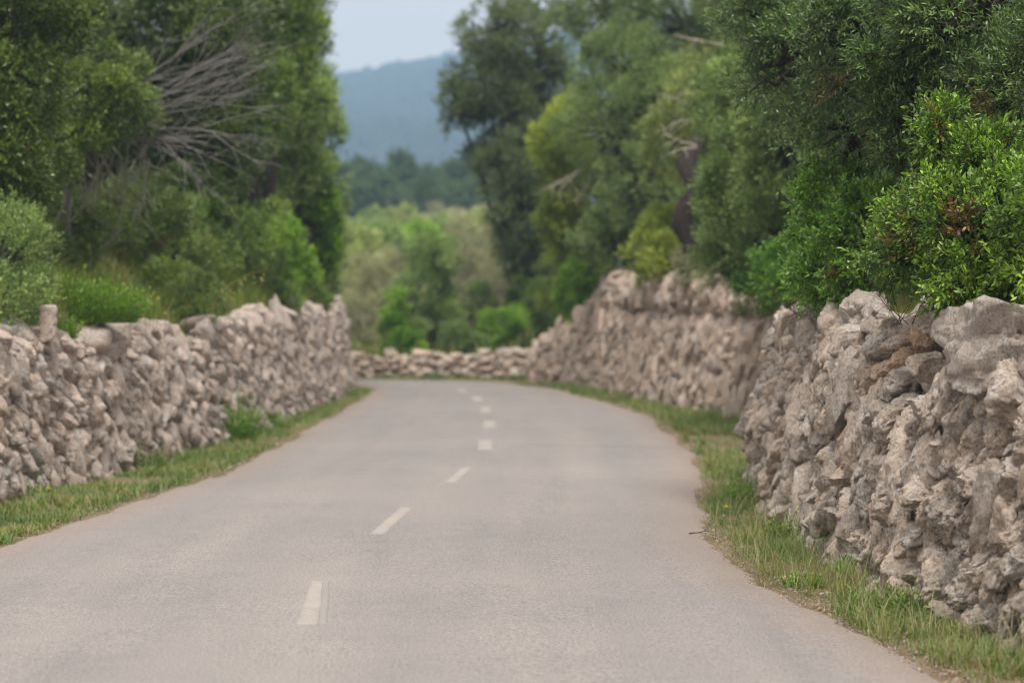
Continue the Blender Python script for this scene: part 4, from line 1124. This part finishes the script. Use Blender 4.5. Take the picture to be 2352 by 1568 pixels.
def dry_weed(label, x, y, d, h, seed):
    rg = np.random.default_rng(seed)
    p = at(x, y, d)
    o = thing('dry_weed', label, 'plant', tuple(p), 'dry weeds on the near right wall')
    tb = Tubes()
    for k in range(7):
        branchy(tb, p + rg.normal(0, .03, 3) * np.array([1, 1, 0]), unit(np.array([rg.normal(0, .5), rg.normal(0, .4), 1])), h * rg.uniform(.6, 1.1), .0028, 1, rg, 5, .3, 0, .5)
    tb.build('stems', MAT['bark_rust'], o, tuple(p))
MAT['bark_rust'] = bark_mat('dry_stem', (0.07, 0.035, 0.025), (0.17, 0.10, 0.07))
dry_weed('thin reddish dry weed above the orange stones of the notch', 2065, 745, 14.2, .3, 1)
dry_weed('thin dry weed on the wall top left of the deep green shrub bottom', 1840, 730, 17.6, .26, 2)
dry_weed('dry weed rooted halfway down the broken seam of the near wall', 1900, 950, 15.4, .22, 3)

# ------------------------------------------------------------------ grass and herbs
def blades(P, hgt, wid, rng, tint, rust, lean=.35, bend=.5):
    n = len(P)
    az = rng.uniform(0, 6.283, n)
    d = np.stack([np.cos(az), np.sin(az), 0 * az], 1)
    s = np.stack([-np.sin(az), np.cos(az), 0 * az], 1) * wid[:, None] / 2
    ln = np.abs(rng.normal(0, lean, n))[:, None]; bd = np.abs(rng.normal(0, bend, n))[:, None]
    h = hgt[:, None]; upv = np.array([0, 0, 1.0])
    m1 = P + h * (.5 * upv + .5 * ln * d); tp = P + h * ((1 - .35 * bd) * upv + (ln + .55 * bd) * d)
    V = np.stack([P - s, P + s, m1 - s * .75, m1 + s * .75, tp], 1).reshape(-1, 3)
    tri = np.array([[0, 1, 3], [0, 3, 2], [2, 3, 4]])
    Fc = (np.arange(n)[:, None, None] * 5 + tri[None]).reshape(-1, 3)
    return V, Fc, np.repeat(tint, 5), np.repeat(rust, 5)

def grass(name, label, sample, n, h, w, mat, seed, dry=.15, patch=1.2, cat='grass', thr=-.25, lean=.35, bend=.5, tuft=0.6, sig=.035):
    rng = np.random.default_rng(seed)
    X, Y, ok = sample(rng, n)
    X, Y = X[ok], Y[ok]
    nt_ = int(len(X) * tuft)                                       # this share of the blades grows in tufts
    if nt_ > 20:
        ctr = rng.integers(nt_, len(X), max(1, nt_ // 16))
        pick = ctr[rng.integers(0, len(ctr), nt_)]
        X[:nt_] = X[pick] + rng.normal(0, sig, nt_); Y[:nt_] = Y[pick] + rng.normal(0, sig, nt_)
    nz = fbm(X * patch, Y * patch, None, seed, 4)
    kp = nz + rng.normal(0, .15, len(X)) > thr
    X, Y, nz = X[kp], Y[kp], nz[kp]
    Z = ground_h(X, Y) - .01
    cl_ = vnoise(X * 7, Y * 7, None, seed + 9)
    hh = h * rng.uniform(.3, 1.1, len(X)) * np.clip(1 + 1.1 * nz + 1.2 * (cl_ - .5), .25, 2.2)
    n2 = fbm(X * 2.3 + 30, Y * 2.3, None, seed + 1, 3)
    tint = np.clip(.40 + .55 * n2 + rng.normal(0, .2, len(X)), 0, 1)
    ru = (rng.uniform(size=len(X)) < np.clip(dry + .5 * n2, 0, .8)) * rng.uniform(.4, 1, len(X))
    V, Fc, ti, ru = blades(np.stack([X, Y, Z], 1), hh, w * rng.uniform(.6, 1.3, len(X)), rng, tint, ru, lean, bend)
    return tag(mesh(name, V, Fc, LM[mat], {'tint': ti, 'rust': ru}), label, cat, None, 'stuff')

def strip(pa, pb, y0, y1, ea=0.0, eb=0.0, power=1.0):
    def f(rng, n):
        Y = y0 * (y1 / y0) ** rng.uniform(0, 1, n)
        xa, xb = x_of(pa, Y, 48.5) + ea, x_of(pb, Y, 48.5) + eb
        t = rng.uniform(0, 1, n) ** power
        return xa * (1 - t) + xb * t, Y, np.ones(n, bool)
    return f
rr_y = rroad[rroad[:, 1] < 48.7]; 
grass('verge_grass', 'mixed green and straw grass between the road and the near right wall', strip(rwp, rroad, 6.5, 23.0, .02, .02, 1.35), 40000, .105, .0048, 'grass', 1, .36, 1.9, thr=-.08, lean=.6, bend=.8, tuft=.75)
grass('verge_grass', 'sparse tall straw stalks in the right verge below the near wall', strip(rwp, rroad, 9.0, 24.0, .0, -.05, 1.3), 3800, .24, .004, 'grass', 11, .75, 1.3, thr=-.3, lean=.7, bend=.8, tuft=.8)
grass('verge_grass', 'grass strip along the foot of the beige right wall', strip(rwp, rroad, 22.0, 48.5, .02, .0, 1.5), 26000, .14, .009, 'grass', 2, .3, .9, thr=-.2, lean=.5, bend=.7)
grass('verge_grass', 'green grass verge along the foot of the left wall', strip(lwp, lroad, 9.5, 45.0, -.02, .0, 1.25), 76000, .085, .008, 'grass', 3, .36, 1.2, thr=-.16, lean=.6, bend=.7, tuft=.7)
def bank(rng, n):
    Y = rng.uniform(11, 45, n); t = rng.uniform(.35, 4.2, n)
    return xl(Y) - t, Y, np.ones(n, bool)
grass('meadow_grass', 'long brownish green grass on the bank behind the left wall', bank, 85000, .26, .011, 'meadow', 4, .2, .5, thr=-.6)
def lip(rng, n):
    Y = 15 * (45 / 15) ** rng.uniform(0, 1, n); t = rng.uniform(.5, 1.1, n)
    return xl(Y) - t, Y, np.ones(n, bool)
grass('meadow_grass', 'tall weedy grass hanging over the back edge of the left wall', lip, 15000, .42, .010, 'meadow', 8, .15, .6, thr=-.2, lean=.6, bend=.8)
def rbank(rng, n):
    Y = rng.uniform(6, 48, n); t = rng.uniform(.35, 3.0, n)
    return xr(Y) + t, Y, np.ones(n, bool)
grass('meadow_grass', 'rough grass on top of the right bank behind the walls', rbank, 36000, .20, .010, 'meadow', 5, .3, .5, thr=-.4)
def bend(rng, n):
    X = rng.uniform(-6, 1.5, n); Y = yfar(X) - rng.uniform(-.05, .9, n)
    return X, Y, np.ones(n, bool)
grass('verge_grass', 'grass at the foot of the low wall at the bend', bend, 9000, .13, .014, 'grass', 6, .3, .9, thr=-.2)
def field(rng, n):
    Y = 53 * (160 / 53) ** rng.uniform(0, 1, n); X = rng.uniform(-.12, .07, n) * Y
    return X, Y, np.ones(n, bool)
grass('field_grass', 'pale grass in the field beyond the low wall', field, 40000, .4, .05, 'meadow', 7, .4, .12, thr=-.6)

def herb(name, label, x, y, d, r, hgt, n, mat, seed, L=.04, Wd=.018, z=None, group=None):
    rg = np.random.default_rng(seed)
    p = at(x, y, d)
    zz = float(ground_h(np.array([p[0]]), np.array([p[1]]))[0]) if z is None else z
    root = thing(name, label, 'plant', (p[0], p[1], zz), group)
    nt2 = n // 8
    a = rg.uniform(0, 6.28, nt2); q = np.sqrt(rg.uniform(0, 1, nt2)) * r
    P = np.stack([p[0] + q * np.cos(a), p[1] + q * np.sin(a) * .7, np.full(nt2, zz)], 1)
    D = unit(np.stack([.5 * np.cos(a) * q / r, .5 * np.sin(a) * q / r, np.ones(nt2)], 1) + rg.normal(0, .2, (nt2, 3)))
    tl = hgt * rg.uniform(.5, 1.1, nt2) * (1 - .4 * q / r)
    V, Fc, ti, ru = leaf_mesh(P, D, 8, L, Wd, tl, rg, rg.uniform(.3, .7, nt2), np.zeros(nt2))
    mesh('leaves', V, Fc, LM[mat], {'tint': ti, 'rust': ru}, parent=root, loc=tuple(root.location))
    tb = Tubes(); tb.prisms(P, P + D * tl[:, None], .003, .0015)
    mesh('stems', np.concatenate(tb.V), np.concatenate(tb.F), LM[mat], {'tint': np.full(tb.n, .4), 'rust': np.zeros(tb.n)}, parent=root, loc=tuple(root.location))
    return root
herb('weed', 'tall green weed growing at the foot of the left wall', 545, 985, 27.6, .22, .62, 1500, 'herb', 1, .055, .018)
herb('weed', 'bright patch of weeds on the bank behind the left stone post', 190, 660, 22.6, .50, .55, 6000, 'herb', 2, .05, .014)
herb('weed', 'smaller bright weeds right of the stone post', 125, 690, 21.6, .2, .30, 1400, 'herb', 3, .05, .014)
herb('weed', 'small bright clover-like plant in the near right verge', 1845, 1335, 13.6, .10, .10, 240, 'herb', 4, .022, .018)
herb('weed', 'dark grass-like weed tuft beside the near right verge edge', 1990, 1395, 12.5, .16, .16, 420, 'mid', 5, .06, .008)
herb('weed', 'leafy sprig hanging over the corner of the beige wall', 1735, 690, 30.5, .22, .5, 420, 'vivid', 6, .05, .018, z=1.45)

for i, (x, y, d, r, h, mt, lb) in enumerate([(2085, 1400, 12.2, .12, .2, 'mid', 'dull green weed clump at the foot of the near wall, under the boulder'), (1950, 1340, 13.9, .10, .16, 'herb', 'low weed at the foot of the near wall below the notch'),
        (1815, 1230, 16.0, .12, .26, 'mid', 'weed clump where the broken seam meets the right verge'), (1716, 1120, 19.2, .14, .3, 'herb', 'weed at the base of the near wall shoulder, farthest along it'),
        (78, 1150, 19.5, .16, .2, 'mid', 'weed clump in the left verge near the left edge'), (340, 1090, 23.0, .16, .26, 'mid', 'weed clump at the left wall foot, left of the tall weed'), (640, 985, 31.0, .16, .28, 'herb', 'weed at the left wall foot, beyond the tall weed')]):
    herb('weed', lb, x, y, d, r, h, 420, mt, 20 + i, .045, .013)

# yellow flowers
m = M('yellow_petals'); mat_pet = m.finish((0.75, 0.50, 0.02), .6, .2)
def flower(label, x, y, d, hgt, size, first=None):
    p = at(x, y, d)
    if first is None:
        r = thing('yellow_flower', label, 'flower', (p[0], p[1], p[2] - hgt), 'yellow flowers')
        tb = Tubes()
        t = np.linspace(0, 1, 6)[:, None]
        tb.add(np.concatenate([.03 * t ** 2, 0 * t, hgt * t], 1), .0025, 5)
        mesh('stem', np.concatenate(tb.V), np.concatenate(tb.F), LM['herb'], {'tint': np.full(tb.n, .3), 'rust': np.zeros(tb.n)}, smooth=True, parent=r)
        V, Fc = [], []
        for k in range(13):
            a = k / 13 * 6.283
            dr = np.array([math.cos(a), math.sin(a), .35]); s = np.array([-math.sin(a), math.cos(a), 0])
            c = np.array([.03, 0, hgt])
            i = len(V)
            V += [c, c + dr * size * .6 + s * size * .16, c + dr * size, c + dr * size * .6 - s * size * .16]
            Fc += [(i, i + 1, i + 2), (i, i + 2, i + 3)]
        bl = len(V)
        rv, rf = ICO[2]
        V = np.concatenate([np.array(V), rv * size * .35 + np.array([.03, 0, hgt + .004])])
        mesh('petals', V, np.concatenate([np.array(Fc), rf + bl]), mat_pet, parent=r)
        return r
    r = first.copy(); COL.objects.link(r); r.location = (p[0], p[1], p[2] - hgt); r['label'] = label
    r.rotation_euler = (0, 0, x * .37)
    for ch in list(first.children):
        c = ch.copy(); COL.objects.link(c); c.parent = r
    return r
f0 = flower('yellow flower furthest left on the left bank', 262, 668, 23.5, .3, .024)
for x, y, d, lb in [(302, 675, 23.5, 'yellow flower second from left on the left bank'), (343, 682, 23.6, 'upper left bloom of the yellow cluster on the left bank'), (360, 685, 23.6, 'top right bloom of the yellow cluster on the left bank'), (352, 700, 23.5, 'lowest right bloom of the yellow cluster on the left bank'),
                    (335, 702, 23.6, 'lowest left bloom of the yellow cluster on the left bank'), (378, 720, 23.5, 'yellow flower low beside the left wall top stones'), (546, 892, 27.4, 'yellow flower at the top of the weed on the left wall'), (503, 960, 27.2, 'yellow flower beside the weed at the foot of the left wall'),
                    (102, 1122, 19.0, 'pale yellow bloom in the left verge at the left edge'), (1668, 1165, 17.7, 'yellow flower in the right verge under the near wall')]:
    flower(lb, x, y, d, .3, .024, f0)

rg = np.random.default_rng(31)
p = ground_pt(1606, 1219)
tw = thing('fallen_twig', 'small dark twig lying on the road near the right edge', 'twig', (p[0], p[1], .045))
tb = Tubes()
branchy(tb, np.array([p[0] - .07, p[1], .045]), np.array([1., .15, 0]), .15, .005, 1, rg, 3, .2, 0, .35)
tb.build('bare_wood', MAT['bark_dark'], tw, tuple(tw.location))
# wild oat arching over the left wall
rg = np.random.default_rng(9)
tb = Tubes()
pts = g((480, 745, 24.6), (490, 700, 24.6), (508, 670, 24.5), (535, 648, 24.4), (575, 628, 24.3), (615, 618, 24.2))
oat = thing('wild_oat', 'arching straw-coloured oat stalk above the dip in the left wall', 'plant', tuple(pts[0]))
tb.add(pts, [.005, .005, .004, .004, .003, .002], 5)
mesh('stalk', np.concatenate(tb.V), np.concatenate(tb.F), LM['grass'], {'tint': np.full(tb.n, .9), 'rust': np.full(tb.n, .3)}, smooth=True, parent=oat, loc=tuple(oat.location))
P = []
for k in range(14):
    t = rg.uniform(.45, 1)
    i = t * (len(pts) - 1); j = min(len(pts) - 2, int(i))
    P.append(pts[j] + (pts[j + 1] - pts[j]) * (i - j) + np.array([rg.normal(0, .03), rg.normal(0, .03), -rg.uniform(.02, .1)]))
P = np.array(P)
for q in P:
    one = np.repeat(q[None], 2, 0)
    V, Fc, ti, ru = leaf_mesh(one, unit(np.array([[.2, 0, -1]]) + rg.normal(0, .2, (2, 3))), 3, .035, .010, np.full(2, .01), rg, np.full(2, .95), np.full(2, .5))
    mesh('spikelet', V, Fc, LM['grass'], {'tint': ti, 'rust': ru}, parent=oat, loc=tuple(oat.location))

# loose gravel on the road edges
def gravel(seed, n):
    rg = np.random.default_rng(seed)
    V0, F0 = ICO[1]
    Y = 9.5 * (44 / 9.5) ** rg.uniform(0, 1, n)
    side = rg.uniform(size=n) < .6
    off = np.where(rg.uniform(size=n) < .65, rg.normal(0, .10, n), rg.normal(.1, .28, n))
    X = np.where(side, x_of(rroad, Y, 48.5) - off, x_of(lroad, Y, 45) + off)
    c = np.stack([X, Y, .012 + 0 * X], 1)
    sz = rg.uniform(.002, .007, n) * np.where(rg.uniform(size=n) < .05, 2.4, 1)
    V = V0[None] * sz[:, None, None] * rg.uniform(.6, 1.3, (n, 1, 3)) * (1 + .2 * rg.normal(size=(n, len(V0), 1))) + c[:, None]
    Fc = (np.arange(n)[:, None, None] * len(V0) + F0[None]).reshape(-1, 3)
    t = np.repeat(rg.uniform(0, 1, n), len(V0)); w = np.repeat(rg.uniform(.3, 1, n), len(V0))
    return tag(mesh('gravel', V.reshape(-1, 3), Fc, MAT['stone_orange'], {'tone': t, 'warm': w}), 'reddish loose gravel and crumbs along the road edges', 'gravel', None, 'stuff')
gravel(3, 9000)

# ------------------------------------------------------------------ distant hill
hx = np.linspace(-1250, 1250, 240); hy = np.linspace(520, 2540, 140)
HX, HY = np.meshgrid(hx, hy, indexing='ij')
px_ridge = [-2200, 0, 300, 560, 700, 770, 850, 930, 1000, 1040, 1100, 1300, 1700, 2600, 4500]
py_ridge = [590, 455, 365, 290, 246, 236, 226, 206, 192, 183, 168, 130, 110, 190, 450]
def hill_z(X, Y):
    pxr = X * F / 2400 + CX
    rz_ = CAMH + (HOR - np.interp(pxr, px_ridge, py_ridge)) / F * 2400
    t = sstep(Y, 530, 2400) * (1 - .5 * sstep(Y, 2400, 3400))
    return 6 + (rz_ - 6) * t + 14 * fbm(X * .004, Y * .004, None, 55, 4) * sstep(Y, 550, 1200) * (1 - .8 * sstep(Y, 1900, 2300))
m = M('wooded_hillside'); p = m.pos()
c = m.ramp(m.noise(.02, 6, .7, p), [(.35, (.014, .022, .018)), (.65, (.034, .042, .034))])
mat_hill = m.finish(c, .95, .1)
o = mesh('hill', np.stack([HX, HY, hill_z(HX, HY)], -1).reshape(-1, 3), grid_faces(240, 140), mat_hill, smooth=True)
tag(o, kind='structure')
rg = np.random.default_rng(12)
n = 8200
Y = np.concatenate([rg.uniform(900, 2370, n - 900), rg.normal(2400, 22, 900)]); X = rg.uniform(-.14, .06, n) * Y
V0, F0 = ICO[2]
sz = rg.uniform(3.0, 7.2, n); sz[-60:] *= rg.uniform(1.0, 1.5, 60)
bx = at(828, 180, 2400)[0]
X[-4:] = bx + rg.normal(0, 8, 4); sz[-4:] = 10; Y[-4:] = 2400
c = np.stack([X, Y, hill_z(X, Y) + sz * .35], 1)
V = V0[None] * sz[:, None, None] * rg.uniform(.7, 1.2, (n, 1, 3)) * (1 + .16 * rg.normal(size=(n, len(V0), 1))) + c[:, None]
Fc = (np.arange(n)[:, None, None] * len(V0) + F0[None]).reshape(-1, 3)
tag(mesh('hillside_wood', V.reshape(-1, 3), Fc, mat_hill, {}), 'distant woodland covering the blue hill', 'woodland', None, 'stuff')

# ------------------------------------------------------------------ haze
hb = [(-1300, 1300), (-70, 2560), (-1.2, 300)]
V = np.array([(x, y, z) for x in hb[0] for y in hb[1] for z in hb[2]], float)
Fq = np.array([[0, 1, 3, 2], [4, 6, 7, 5], [0, 4, 5, 1], [2, 3, 7, 6], [0, 2, 6, 4], [1, 5, 7, 3]])
o = mesh('haze', V, Fq)
hm = bpy.data.materials.new('haze_air'); hm.use_nodes = True
t = hm.node_tree; t.nodes.clear()
ho = t.nodes.new('ShaderNodeOutputMaterial'); pv = t.nodes.new('ShaderNodeVolumePrincipled')
pv.inputs['Color'].default_value = (0.46, 0.72, 1.0, 1)
pv.inputs['Density'].default_value = 0.00056
pv.inputs['Anisotropy'].default_value = -0.35
pv.inputs['Density Attribute'].default_value = ''
t.links.new(pv.outputs[0], ho.inputs['Volume'])
o.data.materials.append(hm)
tag(o, kind='stuff')
S.cycles.volume_bounces = 0
